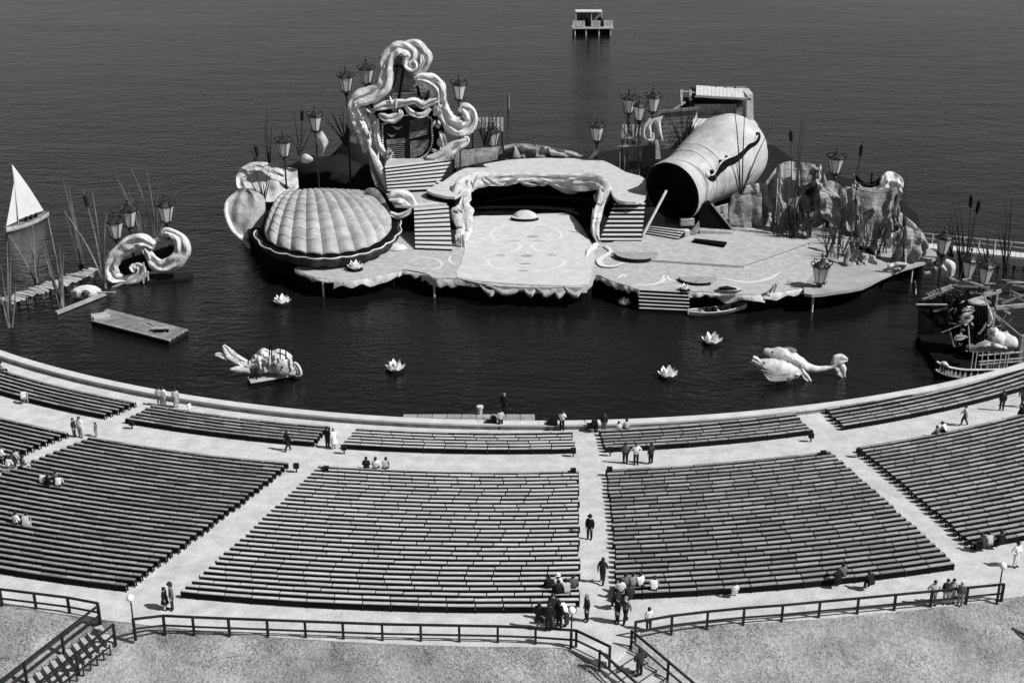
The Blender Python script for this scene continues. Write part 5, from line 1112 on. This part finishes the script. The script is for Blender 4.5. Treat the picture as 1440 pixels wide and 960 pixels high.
MB().prism([Vector((S2(280,860,Yr).x, Yr+.4, -.4)), Vector((S2(1108,860,Yr).x+2, Yr+.4, -.4)), Vector((S2(1108,860,Yr).x+2, Yr+9, -.4)), Vector((S2(330,860,Yr).x, Yr+9, -.4))], (0,0,1.0)).build('hull', M_black, ship, smooth=False)
zdk = .6
for x in (560,600,660,720,790,850,900,930): p = S2(x,850,Yr+.8); MB().tube([(p.x,p.y,zdk), (p.x,p.y,S2(x,700,Yr+.8).z)], .05, 5).build('stanchion', M_cream, ship)
for y in (735,800,830): MB().beam(S2(640,y,Yr+.8), S2(1090,y-35,Yr+.8), .08,.1).build('side_rail', M_cream, ship)
for i in range(8): MB().tube([S2(745+i*26,840,Yr+.5), S2(735+i*26,870,Yr+.5)], .04, 5).build('baluster', M_cream, ship)
MB().prism([S2(560,690,104), S2(1000,675,104), S2(1000,700,104), S2(560,710,104)], (0,2.5,0)).build('upper_deck', M_cream, ship, smooth=False)
for i in range(9):
    a_, c_ = 590+i*15, 590+(i+1)*15; MB().sheet([S2(a_,205-i,Yq), S2(a_-2,380,Yq), S2(a_-i*2,560,Yq)], [S2(c_,204-i,Yq), S2(c_-2,380,Yq), S2(c_-i*2,560,Yq)], 3, .06, .12*(1 if i % 2 else -1)).build('curtain', M_tarshade, ship)
MB().sheet([S2(515,165,Yq-.4), S2(590,140,Yq-.2), S2(680,115,Yq)], [S2(590,215,Yq-.8), S2(650,212,Yq-.8), S2(712,200,Yq-.8)], 5, .1, .3).build('cloth_roof', M_canvas, ship)
MB().sheet([S2(690,115,Yq-.5), S2(725,220,Yq-.5), S2(735,330,Yq-.5), S2(740,430,Yq-.5)], [S2(700,115,Yq-.5), S2(745,230,Yq-.5), S2(785,350,Yq-.5), S2(755,436,Yq-.5)], 3, .1, .15).build('torn_sail', M_white, ship)
MB().sheet([S2(620,515,Yq-.6), S2(670,460,Yq-.6), S2(712,395,Yq-.6)], [S2(650,512,Yq-.6), S2(695,460,Yq-.6), S2(718,392,Yq-.6)], 3, .08).build('cloth_scrap', M_canvas, ship)
for l, w in ((((440,345),(490,322),(540,300),(580,262)),.3), (((470,400),(500,372),(540,350),(580,330)),.36), (((460,275),(510,252),(560,246),(592,275)),.22)): MB().sweep(cr([S2(x,y,Yq-1.5) for x,y in l], 4), [w*.2,w,w*.8,w*.3], (0,-1,.2), depth=.25).build('figurehead', M_cream, ship)
for l, w in ((((372,570),(410,556),(460,550),(505,540)),.26), (((560,660),(640,625),(700,604),(745,592)),.2)): MB().sweep(cr([S2(x,y,Yq-3) for x,y in l], 4), [w*.3,w,w*.9,w*.3], (0,-1,.3), depth=.2).build('carving', M_canvas, ship)
for i in range(26):
    x, y = random.uniform(300,1000), random.uniform(60,640); a = random.uniform(-1.6,1.6); l = random.uniform(25,110); Y = Yq-.5-2*random.random()
    MB().tube([S2(x-math.cos(a)*l,y-math.sin(a)*l,Y), S2(x+math.cos(a)*l,y+math.sin(a)*l,Y+random.uniform(-.5,.5))], random.uniform(.025,.06), 5).build('rigging_pole', random.choice([M_wood, M_wood2, M_tar]), ship)
for i in range(46):
    x, y = random.uniform(340,730), random.uniform(160,690); Y = Yq-1.6-random.random(); a = random.uniform(0,6.3); l = random.uniform(12,48); w = random.uniform(6,22)
    if 590 < x < 720 and 210 < y < 560: continue
    dx, dy = math.cos(a)*l, math.sin(a)*l*.6; MB().sheet([S2(x-dx,y-dy,Y), S2(x,y-w*.3,Y-.2), S2(x+dx,y+dy,Y)], [S2(x-dx,y-dy+w,Y-.2), S2(x,y+w,Y-.4), S2(x+dx,y+dy+w*.5,Y-.2)], 2, .05).build('torn_scrap', random.choice([M_tarshade, M_black, M_tarshade, M_canvas2, M_canvas2, M_canvas]), ship)
MB().tube([S2(530,420,Yq-1), S2(545,690,Yq-1)], .07, 6).build('pole', M_cream, ship)
for a_, c_, w in (((735,250),(1120,215),.3),((700,110),(870,65),.28),((250,60),(360,15),.28),((720,170),(800,212),.14),((890,262),(965,302),.14)): MB().beam(S2(*a_, Yq+1), S2(*c_, Yq+1), w, w).build('beam', M_wood, ship)
for a_, c_ in (((735,245),(1095,545)),((745,275),(860,380)),((700,130),(740,250))): MB().tube([S2(*a_, Yq+.5), S2(*c_, Yq-1)], .06, 5).build('rope', M_wood, ship)
for x in (805,835): p = S2(x,60,Yq+1); MB().tube([p, Vector((p.x,p.y,-1))], .14, 6).build('post', M_tar if x < 820 else M_wood, ship)
p = S2(1095,540,Yr+1.5); MB().box((p.x+.1, p.y, p.z-1.2), (.5,.5,2.6)).build('corner_post', M_canvas2, ship); 
MB().prism([S2(400,330,Yq+.5), S2(460,190,Yq+.5), S2(590,140,Yq+.5), S2(700,200,Yq+.5), S2(720,560,Yq+.5), S2(540,700,Yq+.5), S2(430,700,Yq+.5)], (0,1.5,0)).build('dark_cabin', M_black, ship, smooth=False)
hf = thing('striped_horn_fan', 'small striped horn fan above the dark ship bow', 'scenery', S2(165, 230, 116))
for i in range(4): MB().sweep(cr([S2(100+i*36,90-i*14,116), S2(125+i*30,150-i*10,116), S2(180+i*12,225-i*12,116)], 4), [.14,.2,.08], (0,-1,.2), depth=.2).build('rib', M_canvas, hf)
MB().tube([S2(165,235,116.3), Vector((S2(165,235,116).x, 116.3, -1))], .12, 6).build('support', M_tar, hf)
sw = thing('swan_figure', 'plump white swan-like figure lying on the ship deck', 'figure', S2(860, 690, 103.8))
fishbody(sw, cr([S2(x,y,104) for x,y in ((735,520),(775,515),(820,545),(870,590),(930,590),(985,620),(1005,660))], 4), [.25,.7,.62,.66,.72,.6,.2], .9, M_fish, 'body', 16)
MB().sheet([S2(760,600,103.4), S2(850,620,103.3), S2(930,655,103.4)], [S2(770,660,103.4), S2(850,668,103.2), S2(930,672,103.4)], 4, .12, .15).build('skirt', M_fish, sw)
MB().sheet([S2(850,520,104.3), S2(880,500,104.3), S2(940,480,104.3)], [S2(880,525,104.3), S2(910,515,104.3), S2(945,490,104.3)], 3, .1).build('wing', M_white, sw)
hx = thing('hull_timbers', 'crossed pale timbers and white drum under the ship lanterns', 'timber pile', V(1345, 405, 118))
for a_, c_, w in (((1324,408),(1352,398),.32),((1335,390),(1360,402),.2),((1360,396),(1378,405),.18),((1352,400),(1378,394),.16),((1338,400),(1330,412),.16),((1346,408),(1372,404),.16),((1355,400),(1370,410),.14)): MB().beam(V(*a_,118), V(*c_,118), w, w).build('timber', M_wood, hx)
MB().sweep(cr([V(x,y,119) for x,y in ((1326,370),(1333,376),(1334,388))], 4), [.5,.75,.5], (0,-1,.2), depth=.5).build('drum_skin', M_white, hx); MB().sheet([V(1313,374,119), V(1316,380,119)], [V(1318,376,119), V(1317,384,119)], 2, .1, n=2).build('scrap', M_white, hx); MB().sheet([V(1300,383,119), V(1308,381,119)], [V(1302,385,119), V(1308,384,119)], 2, .1, n=2).build('scrap', M_white, hx)
for x in (1330,1362,1378): MB().tube([V(x,402,118.2), Vector((V(x,402,118.2).x,118.2,-1))], .13, 6).build('post', M_tar, hx)
for i in range(34):
    x, y, Y = random.uniform(1308,1436), random.uniform(392,440), random.uniform(109,117); a = random.uniform(-.7,.5); l = random.uniform(6,22); dx, dy = math.cos(a)*l, math.sin(a)*l
    MB().beam(V(x-dx,y-dy,Y), V(x+dx,y+dy,Y+random.uniform(-.6,.6)), random.uniform(.06,.16), random.uniform(.06,.2)).build('spar', random.choice([M_wood, M_wood2, M_tar, M_tar, M_canvas2]), hx)
for i in range(9):
    x = 1304+i*9; p = V(x, 425+i*2, 113); MB().sheet([Vector((p.x-.9,113+.5*(i%2),2.6+random.random())), Vector((p.x+.9,113.3,2.4+random.random()))], [Vector((p.x-.8,112.2,-.3)), Vector((p.x+.8,112.4,-.3))], 4, .08, .3, fn=lambda u, t: .3*noise.noise(Vector((u*4,t*3,i))), n=4).build('black_drape', M_black, hx)
MB().tube([V(1286,396,120), V(1288,398,120), V(1288,414,119)], .06, 5).build('bent_pipe', M_pile, hx)
# white side jetty
wj = thing('white_jetty', 'white railed jetty running off behind the ship reeds', 'jetty', A(1370, 375, 0))
zj = 1.5; jn0, jn1 = A(1296,348,zj), A(1475,366,zj); dj = (jn1-jn0); n = 26
for i in range(n): p = jn0+dj*((i+.5)/n); MB().box(p+Vector((0,.9,0)), (dj.length/n*.92,1.9,.1), math.atan2(dj.y,dj.x)).build('plank', M_paintw, wj, smooth=False)
MB().beam(jn0+Vector((0,-.1,-.5)), jn1+Vector((0,-.1,-.5)), .1, .8).build('side_board', M_white, wj)
for i in range(9): p = jn0+dj*(i/8); MB().tube([p+Vector((0,1.8,-4)), p+Vector((0,1.8,1.1))], .08, 6).build('post', M_pile, wj); MB().tube([p+Vector((0,.15,-4)), p+Vector((0,.15,-.6))], .12, 6).build('pile', M_tar, wj)
for z in (.6,1.1): MB().beam(jn0+Vector((0,1.8,z)), jn1+Vector((0,1.8,z)), .09,.12).build('rail', M_white, wj)
# far platform
fp = thing('lake_platform', 'white railed platform with a flat roof far out on the lake', 'platform', A(833, 50, 0)); Yp = fp.location.y
def Z9(zx, zy, dy=0.): return V(770+zx/11.077, zy/11.077, Yp+dy)
zd_ = Z9(400,425).z
xa, xb = Z9(400,425).x, Z9(1010,425).x
MB().box(((xa+xb)/2, Yp+3, zd_-.2), (xb-xa+.4, 6.2, .4)).build('floor', M_white, fp, smooth=False)
for x in (xa+.4, lerp(xa,xb,.33), lerp(xa,xb,.66), xb-.4):
    for y in (.2, 5.6): MB().tube([(x, Yp+y, -4), (x, Yp+y, zd_-.3)], .17, 6).build('pile', M_pile if y < 1 else M_tar, fp)
MB().box(((xa+xb)/2, Yp+3.2, .9), (xb-xa-.3, 5.6, 1.9)).build('under_platform_shade', M_black, fp, smooth=False)  # black box painting in the shade beneath the platform
for i in range(13):
    if i in (4,5,9): continue
    x = lerp(xa+.2, xb-.2, i/12); MB().box((x, Yp+.1, zd_+.75), ((xb-xa)/14, .08, 1.3+.2*(i > 9))).build('rail_board', M_white, fp, smooth=False)
zt = Z9(600,120,3).z-.9
MB().box(((Z9(450,0).x+Z9(870,0).x)/2, Yp+4, zt), (Z9(870,0).x-Z9(450,0).x, 3.4, .2)).build('roof', M_conc, fp, smooth=False)
MB().box(((Z9(450,0).x+Z9(870,0).x)/2, Yp+5.6, (zt+zd_)/2), (Z9(860,0).x-Z9(460,0).x, .1, zt-zd_)).build('back_wall', M_canvas2, fp, smooth=False)
for zx in (455,600,700,860): MB().tube([(Z9(zx,0).x, Yp+2.5, zd_), (Z9(zx,0).x, Yp+2.5, zt)], .1, 6).build('roof_post', M_tar if zx in (600,) else M_pile, fp)
for zx, zy in ((545,320),(640,290),(825,310)): MB().lathe([(.4,0),(.7,.5),(.6,1.4),(.2,2.0)], Vector((Z9(zx,zy).x, Yp+2, zd_)), 10).build('covered_floodlight', M_black, fp)
pl = tag(MB().tube([A(715,153,0)-Vector((0,0,2)), V(715,133,A(715,153,0).y)], .22, 8).build('mooring_pile', M_wood2, origin=A(715,153,0)), 'lone mooring pile standing in open water behind the tower', 'pile')
bo_ = tag(MB().lathe([(.16,0),(.2,.5),(.28,.55),(.28,.7),(.05,.75)], A(675,582,.56), 10).build('bollard', M_pile, origin=A(675,582,.56)), 'small pale bollard on the slab landing', 'bollard')
# ---------------------------------------------------------------- people
def body_mesh(pose):
    # joints in metres, figure faces +Y; one continuous skinned body
    J = POSES[pose]; names_ = list(J); bm = bmesh.new(); idx = {}
    me = bpy.data.meshes.new('person_skeleton'); ed = []
    for k in names_: idx[k] = len(idx)
    chain = [('pelvis','belly'),('belly','chest'),('chest','neck'),('neck','head'),('head','crown')]
    for s_ in 'LR':
        chain += [('chest','sh'+s_),('sh'+s_,'el'+s_),('el'+s_,'wr'+s_),('wr'+s_,'pa'+s_),('pelvis','hip'+s_),('hip'+s_,'kn'+s_),('kn'+s_,'an'+s_),('an'+s_,'toe'+s_)]
    me.from_pydata([J[k] for k in names_], [(idx[a], idx[b_]) for a, b_ in chain], [])
    o = bpy.data.objects.new('tmp', me); sc.collection.objects.link(o)
    md = o.modifiers.new('skin', 'SKIN')
    rad = dict(pelvis=(.2,.15), belly=(.19,.145), chest=(.21,.15), neck=(.07,.07), head=(.095,.115), crown=(.075,.09), sh=(.09,.085), el=(.07,.068), wr=(.045,.042), pa=(.042,.026), hip=(.125,.125), kn=(.095,.095), an=(.07,.075), toe=(.055,.042))
    sv = me.skin_vertices[0].data
    for k in names_:
        r = rad[k] if k in rad else rad[k[:-1]]; sv[idx[k]].radius = r; sv[idx[k]].use_root = (k == 'pelvis')
    ss = o.modifiers.new('sub', 'SUBSURF'); ss.levels = 1
    dg = bpy.context.evaluated_depsgraph_get(); ev = o.evaluated_get(dg); out = bpy.data.meshes.new_from_object(ev)
    bpy.data.objects.remove(o); bpy.data.meshes.remove(me)
    V3 = {k: Vector(J[k]) for k in names_}
    def dist(p, a, b_):
        d = b_-a; t = min(max((p-a).dot(d)/d.length_squared, 0), 1); return (p-(a+d*t)).length
    slot = {}
    for a, b_ in chain:
        k = a+'>'+b_
        slot[(a, b_)] = 2 if ('head' in k or 'crown' in k or 'pa' in b_) else 1 if ('kn' in k or 'hip' in k) else 3 if 'toe' in k else 0
    # extra geometry: face and fingers joined to the same mesh
    b = MB(); mi = []
    for v in out.vertices: b.v.append(tuple(v.co))
    for p in out.polygons:
        c = p.center; best = min(chain, key=lambda e: dist(c, V3[e[0]], V3[e[1]])); b.f.append(tuple(p.vertices)); b.m.append(slot[best])
    h = V3['head']; up = (V3['crown']-h).normalized(); fw = Vector((0,1,0)); fw = (fw-up*fw.dot(up)).normalized(); sd = fw.cross(up)
    b.add([h+fw*.09+sd*.015, h+fw*.09-sd*.015, h+fw*.125-up*.02, h+fw*.088+up*.04], [(0,2,3),(2,1,3),(0,1,2)], 2)
    for s_ in (-1, 1):
        b.ball(h+sd*s_*.035+fw*.088+up*.025, .012, 6, 4, 4); b.ball(h+sd*s_*.085, (.012,.022,.035), 6, 4, 2)
    b.box(h+fw*.095-up*.05, (.045,.012,.01), 0, 4)
    for s_ in 'LR':
        w, p = V3['wr'+s_], V3['pa'+s_]; d = (p-w).normalized(); n_ = d.cross(Vector((1,0,0)) if abs(d.x) < .8 else Vector((0,0,1))).normalized(); q = d.cross(n_).normalized()
        for i, ln in enumerate((.065,.08,.085,.075)):
            st = p+n_*(i-1.5)*.017; b.tube([st, st+d*ln*.5+q*.006, st+d*ln+q*.022], [.009,.008,.006], 5, 2)
        st = w+(p-w)*.5+n_*-.03; b.tube([st, st+d*.03-n_*.022, st+d*.06-n_*.022], [.011,.009,.007], 5, 2)
    return b.mesh('body')
def mk(**k):
    base = dict(pelvis=(0,0,.93), belly=(0,.01,1.1), chest=(0,0,1.3), neck=(0,.01,1.46), head=(0,.03,1.58), crown=(0,.03,1.68),
        shL=(-.19,0,1.38), elL=(-.25,-.03,1.1), wrL=(-.23,.07,.86), paL=(-.22,.1,.78), shR=(.19,0,1.38), elR=(.25,-.03,1.1), wrR=(.23,.07,.86), paR=(.22,.1,.78),
        hipL=(-.1,0,.88), knL=(-.11,.02,.5), anL=(-.11,-.01,.08), toeL=(-.13,.17,.035), hipR=(.1,0,.88), knR=(.11,.02,.5), anR=(.11,-.01,.08), toeR=(.13,.17,.035))
    base.update(k); return base
sit = dict(pelvis=(0,0,.56), belly=(0,.02,.72), chest=(0,.05,.92), neck=(0,.07,1.08), head=(0,.1,1.2), crown=(0,.1,1.3), shL=(-.19,.05,1.0), elL=(-.25,.06,.74), wrL=(-.15,.26,.64), paL=(-.12,.33,.62), shR=(.19,.05,1.0), elR=(.25,.06,.74), wrR=(.15,.26,.64), paR=(.12,.33,.62),
    hipL=(-.1,.03,.54), knL=(-.12,.43,.52), anL=(-.12,.42,.08), toeL=(-.14,.58,.035), hipR=(.1,.03,.54), knR=(.12,.43,.52), anR=(.12,.42,.08), toeR=(.14,.58,.035))
POSES = dict(stand=mk(), hips=mk(elL=(-.4,-.06,1.14), wrL=(-.22,.06,1.0), paL=(-.16,.1,.98), elR=(.4,-.06,1.14), wrR=(.22,.06,1.0), paR=(.16,.1,.98)),
    walk=mk(knL=(-.11,.16,.52), anL=(-.11,.2,.1), toeL=(-.12,.37,.06), knR=(.11,-.08,.5), anR=(.11,-.3,.12), toeR=(.12,-.16,.04), elL=(-.25,-.12,1.12), wrL=(-.24,-.16,.88), paL=(-.24,-.16,.8), elR=(.25,.08,1.1), wrR=(.22,.24,.92), paR=(.21,.29,.87)),
    phone=mk(elR=(.3,.12,1.15), wrR=(.12,.24,1.38), paR=(.08,.22,1.45), elL=(-.28,.12,1.14), wrL=(-.1,.26,1.32), paL=(-.06,.25,1.4), head=(0,.06,1.57), crown=(0,.07,1.67)),
    bend=mk(belly=(0,.1,1.05), chest=(0,.28,1.18), neck=(0,.42,1.26), head=(0,.52,1.3), crown=(0,.6,1.36), shL=(-.19,.32,1.22), elL=(-.24,.42,.96), wrL=(-.18,.55,.8), paL=(-.16,.6,.74), shR=(.19,.32,1.22), elR=(.24,.42,.96), wrR=(.18,.55,.8), paR=(.16,.6,.74), pelvis=(0,-.04,.93)),
    sit=mk(**sit), lean=mk(**{**sit, 'belly': (0,.08,.71), 'chest': (0,.2,.88), 'neck': (0,.3,1.01), 'head': (0,.37,1.1), 'crown': (0,.4,1.2), 'shL': (-.19,.22,.95), 'elL': (-.24,.32,.7), 'wrL': (-.08,.45,.62), 'paL': (-.04,.5,.6), 'shR': (.19,.22,.95), 'elR': (.24,.32,.7), 'wrR': (.08,.45,.62), 'paR': (.04,.5,.6)}))
BODY = {k: body_mesh(k) for k in POSES}
CL = {k: mat('cloth_'+k, v, .2, 6, .9) for k, v in dict(black=.012, dark=.03, grey=.12, mid=.25, light=.45, white=.72).items()}
M_skin = mat('skin', .42, .1, 5, .6); M_hairD = mat('hair_dark', .015, .3, 20, .6); M_hairL = mat('hair_fair', .22, .3, 20, .6)
for me in BODY.values():
    for k in range(5): me.materials.append(M_skin)
def hair_mesh(long_):
    b = MB(); rings = []
    for i in range(6):
        t = math.pi/2*i/5; rings.append([Vector((.112*math.cos(t)*math.cos(a), .125*math.cos(t)*math.sin(a)-.02, (.125*math.sin(t) if i else -.03-(.1 if long_ and math.sin(a) < .2 else .05 if math.sin(a) < .3 else -.07)))) for a in [2*math.pi*k/12 for k in range(12)]])
    return b.loft(rings).mesh('hair')
HAIR = {0: hair_mesh(False), 1: hair_mesh(True)}
hb_ = MB().lathe([(.165,0),(.17,.012),(.118,.02),(.105,.1),(.09,.13),(.01,.125)], n=14); HAT = hb_.mesh('hat')
sk_ = MB().lathe([(.155,.0),(.2,-.2),(.27,-.48),(.25,-.48),(.14,-.02)], n=14, wob=lambda a, z: 1+.08*math.sin(a*7)*min(1,-z*2)); SKIRT = sk_.mesh('skirt')
for me in (HAIR[0], HAIR[1], HAT, SKIRT): me.materials.append(M_skin)
def setm(o, i, m): o.material_slots[i].link = 'OBJECT'; o.material_slots[i].material = m
def person(p, pose, face, top, bottom, label, h=1.0, hair='D', hat=None, skirt=False, group=None, dz=0.0):
    # face: degrees clockwise from +Y (0 looks to the lake)
    t = thing('person', label, 'person', p+Vector((0,0,dz)), group, -R(face)); t.scale = (h,)*3
    bd = part('body', BODY[pose], None, t)
    for i, m in enumerate((CL[top], CL[bottom] if not skirt else M_skin, M_skin, M_hairD, M_hairD)): setm(bd, i, m)
    J = POSES[pose]; hd = Vector(J['head'])
    if hat: o = part('hat', HAT, None, t, hd+Vector((0,0,.075))); setm(o, 0, CL[hat])
    o = part('hair', HAIR[1 if skirt else 0], None, t, hd+Vector((0,0,.03))); setm(o, 0, M_hairD if hair == 'D' else M_hairL)
    if skirt and pose not in ('sit', 'lean'): o = part('skirt', SKIRT, None, t, Vector(J['pelvis'])+Vector((0,0,.06))); setm(o, 0, CL[bottom])
    return t
def seat_at(px, py):                     # seated on the bench under that pixel
    p = Gd(px, py); r = math.hypot(p.x-SC.x, p.y-SC.y)
    r0, pt = (87.9, .643) if r > 85.8 else (80.25, .63)
    i = max(0, round((r-r0)/pt)); r = r0+pt*i; d = math.degrees(math.atan2(p.x-SC.x, SC.y-p.y)); x, y = pol(SC, r, d)
    return Vector((x, y, gz(x, y)))
ST = [  # standing: px, py of the feet, pose, facing, top, bottom, label, extras
 (829,758,'stand',200,'black','black','person in a black suit and hat alone halfway up the straight aisle',dict(hat='black')),
 (847,820,'walk',20,'dark','dark','person in dark jacket walking down the straight aisle',{}),
 (879,652,'stand',10,'grey','black','person in grey jacket, first of three standing on the cross path by the straight aisle',{}),
 (894,653,'hips',170,'white','black','person in white shirt and dark waistcoat, middle of three on the cross path',{}),
 (915,652,'stand',330,'dark','black','person in dark suit, last of three on the cross path',{}),
 (825,873,'stand',250,'dark','black','person in dark coat standing alone above the wide steps',dict(hair='L')),
 (868,876,'stand',250,'black','black','person in black walking arm in arm at the stair head',{}),
 (879,876,'walk',230,'grey','black','person in grey jacket with pale shoes at the stair head',dict(hair='L')),
 (912,886,'stand',340,'white','dark','child in white shirt leaning at the rail near the stair head',dict(h=.85)),
 (758,884,'stand',20,'dark','dark','person in dark dress at the edge of the crowd by the rail',dict(skirt=True)),
 (772,887,'stand',350,'black','black','tall person in black suit in the crowd by the rail',dict(h=1.05)),
 (786,882,'stand',40,'black','black','person in black coat between crowd and globe lamp',{}),
 (797,880,'bend',300,'white','dark','person in white shirt bending over the last bench by the globe lamp',{}),
 (777,872,'stand',180,'dark','black','person in dark jacket facing the crowd by the rail',{}),
 (405,634,'walk',60,'black','black','person in black striding along the cross path alone',{}),
 (461,629,'stand',30,'black','black','person in black suit beside a companion in white at the front aisle',{}),
 (470,631,'stand',320,'white','white','person in white dress beside a companion in black at the front aisle',dict(skirt=True,hair='L')),
 (704,604,'stand',340,'light','black','person in light shirt and dark trousers by the wall at the slab landing',{}),
 (790,606,'phone',20,'white','black','person in white shirt holding something up by the lake wall',{}),
 (849,608,'stand',10,'dark','grey','person in dark jacket at the lake end of the straight aisle',{}),
 (225,571,'stand',0,'light','grey','person in light shirt leaning on the lake wall beside a companion',{}),
 (231,571,'stand',20,'white','light','person in white shirt on the lake wall beside a companion',{}),
 (248,573,'stand',350,'light','mid','person in pale dress standing alone at the lake wall',dict(skirt=True)),
 (267,584,'stand',120,'white','white','small child in white on the first bench rows facing the lantern fish',dict(h=.7)),
 (105,614,'stand',100,'dark','dark','person in dark clothes at the crossing by the raft block',dict(h=.9)),
 (114,615,'stand',200,'white','mid','person in white shirt at the crossing by the raft block',{}),
 (136,614,'stand',280,'grey','mid','child in grey at the corner of the shell block',dict(h=.7)),
 (233,857,'stand',100,'black','black','stooped person in black beside the first bench end at the narrow steps',dict(h=.85,skirt=True)),
 (243,857,'stand',250,'grey','dark','person in grey jacket and hat beside the narrow steps',dict(hat='dark')),
 (1355,598,'walk',285,'light','dark','person in light shirt walking along the cross path beyond the keg block',{}),
 (1408,577,'stand',20,'dark','dark','person in dark clothes on the cross path facing the ship',{}),
 (1436,572,'walk',60,'grey','dark','person in grey walking on the cross path facing the ship',{}),
 (1311,851,'hips',170,'light','mid','child in light shirt standing apart at the rail by the globe lamp',dict(h=.95)),
 (1329,849,'stand',180,'dark','light','child in dark shirt in the close trio at the rail',dict(h=.95)),
 (1337,848,'phone',170,'light','light','child in pale clothes in the close trio at the rail',dict(h=.95)),
 (1349,850,'stand',200,'grey','mid','child with fair hair in grey at the rail',dict(h=.85,hair='L')),
 (1427,797,'hips',150,'white','white','person in white shirt standing high by the short steps',{}),
]
for px, py, pose, face, tp_, bt, lab, kw in ST: person(Gd(px, py), pose, face, tp_, bt, lab, **kw)
p = A(709, 580, .57); person(p, 'stand', 10, 'black', 'black', 'person in black with fair hair standing on the slab landing', hair='L')
q, dr_, w_s, n_s, TREAD, RISE = STAIRS[0]; c = q.xy+dr_*(TREAD*2.5)+Vector((-dr_.y, dr_.x))*.1
person(Vector((c.x, c.y, q.z-RISE*3)), 'hips', 330, 'dark', 'dark', 'person in dark suit coming up the wide steps')
SI = [(518,662,'sit','black','black','person in black, first of three seated on the front row of the pale block',{}),(531,662,'sit','white','dark','person in white, middle of three seated on the front row of the pale block',{}),(543,664,'lean','light','dark','person in light shirt, last of three seated on the front row of the pale block',{}),
 (37,568,'lean','white','mid','person in white sitting by the cross path in the raft front block',{}),(38,514,'sit','light','dark','person in light shirt on the very first bench facing the raft',{}),
 (5,650,'sit','white','dark','person in white sitting high at the end of the raft block',{}),(14,662,'lean','dark','dark','person in dark clothes slumped in the raft block group',{}),(24,655,'sit','light','grey','person in light top in the raft block group',{}),(34,664,'sit','grey','light','person in grey with pale sleeves in the raft block group',{}),(8,668,'lean','white','grey','person in white bending forward in the raft block group',{}),
 (62,688,'lean','white','dark','person in white bending in the foursome on the shell block benches',{}),(70,690,'sit','black','black','person in black in the foursome on the shell block benches',{}),(80,686,'sit','grey','black','person in grey in the foursome on the shell block benches',{}),(86,691,'lean','white','dark','person in white at the end of the foursome on the shell block benches',{}),
 (20,748,'sit','white','dark','person in white upright beside a reclining companion in the shell block',{}),(36,749,'lean','light','light','person in pale clothes reclining in the shell block',{}),
 (868,608,'sit','white','dark','child in white on the first bench facing the lilies',dict(h=.85)),(880,608,'sit','light','dark','person in light shirt on the first bench facing the lilies',{}),
 (772,838,'sit','black','black','person in black seated before the crowd in the pale block',{}),(784,834,'sit','white','dark','person in white hat and blouse seated before the crowd',dict(hat='white')),(798,848,'lean','light','grey','person in light shirt leaning forward near the straight aisle bench ends',{}),(806,840,'sit','grey','dark','person in grey on the aisle seat of the pale block',{}),(786,848,'sit','black','black','person in black seated between crowd and aisle',{}),
 (872,842,'sit','white','black','person in white on the aisle seat of the keg block',{}),(880,836,'sit','grey','black','person in grey in the huddle by the aisle of the keg block',{}),(890,834,'sit','mid','black','person in striped grey in the huddle by the aisle of the keg block',{}),(901,836,'sit','white','dark','person in white at the end of the huddle in the keg block',{}),(920,843,'lean','white','dark','person in white leaning sideways beyond the huddle in the keg block',{}),(886,852,'sit','dark','dark','person in dark coat on the last row by the straight aisle',{}),(868,856,'sit','black','black','person in black on the last bench end by the straight aisle',{}),
 (1035,845,'sit','white','white','small child in white alone on the last row of the keg block',dict(h=.8)),(1184,820,'sit','grey','black','person in grey and black on the back rows of the keg block',{}),(1225,832,'lean','black','black','person in black at the broken end of the last row',{}),(1175,826,'lean','black','black','person in black slumped next to one in grey on the back rows',{}),
 (1309,614,'sit','grey','dark','child in grey on the front row of the ship block',dict(h=.85)),(1322,612,'lean','white','black','person in white and black on the front row of the ship block',{}),(1431,588,'sit','black','black','person in black with bare neck on the front row of the ship block',{}),
 (1404,772,'sit','black','black','person in black seated above two others at the back of the ship block',{}),(1394,778,'lean','light','grey','person in light blouse at the back corner of the ship block',{}),(1386,779,'lean','dark','dark','person in dark clothes on the corner bench of the ship block',{})]
for px, py, pose, tp_, bt, lab, kw in SI:
    p = seat_at(px, py); d = math.degrees(math.atan2(p.x-SC.x, SC.y-p.y)); person(p, pose, -d+random.uniform(-25,25), tp_, bt, lab, dz=-.005, **kw)
# dark prams left by the wall
for px, py, lab in ((691,602,'dark hooded pram parked by the wall at the slab landing'),(776,604,'dark hooded pram parked by the wall beside the person in white'),(833,607,'dark hooded pram at the lake end of the straight aisle')):
    p = Gd(px, py); t = thing('pram', lab, 'pram', p, 'prams parked along the lake wall')
    MB().loft([[p+Vector((x*s_, y*s_2, z)) for x, y in ((-.4,-.2),(.4,-.2),(.4,.2),(-.4,.2))] for z, s_, s_2 in ((.32,.7,.7),(.42,.95,.9),(.68,1.08,1.05))]).build('tub', M_tar, t)
    MB().loft([[p+Vector((.43*math.cos(a)*.6+.16, w_, .68+.34*math.sin(a))) for a in [math.pi*k/8 for k in range(9)]] for w_ in (-.22, .22)]).build('hood', CL['black'], t)
    for x in (-.26,.26):
        for y in (-.2,.2): MB().lathe([(.17,-.02),(.19,0),(.17,.02)], p+Vector((x,y,.19)), 12, M=Matrix.Rotation(R(90),3,'X')).build('wheel', M_iron, t)
    MB().tube([p+Vector((-.4,-.2,.66)), p+Vector((-.65,-.2,.92)), p+Vector((-.65,.2,.92)), p+Vector((-.4,.2,.66))], .02, 5).build('handle', M_iron, t)
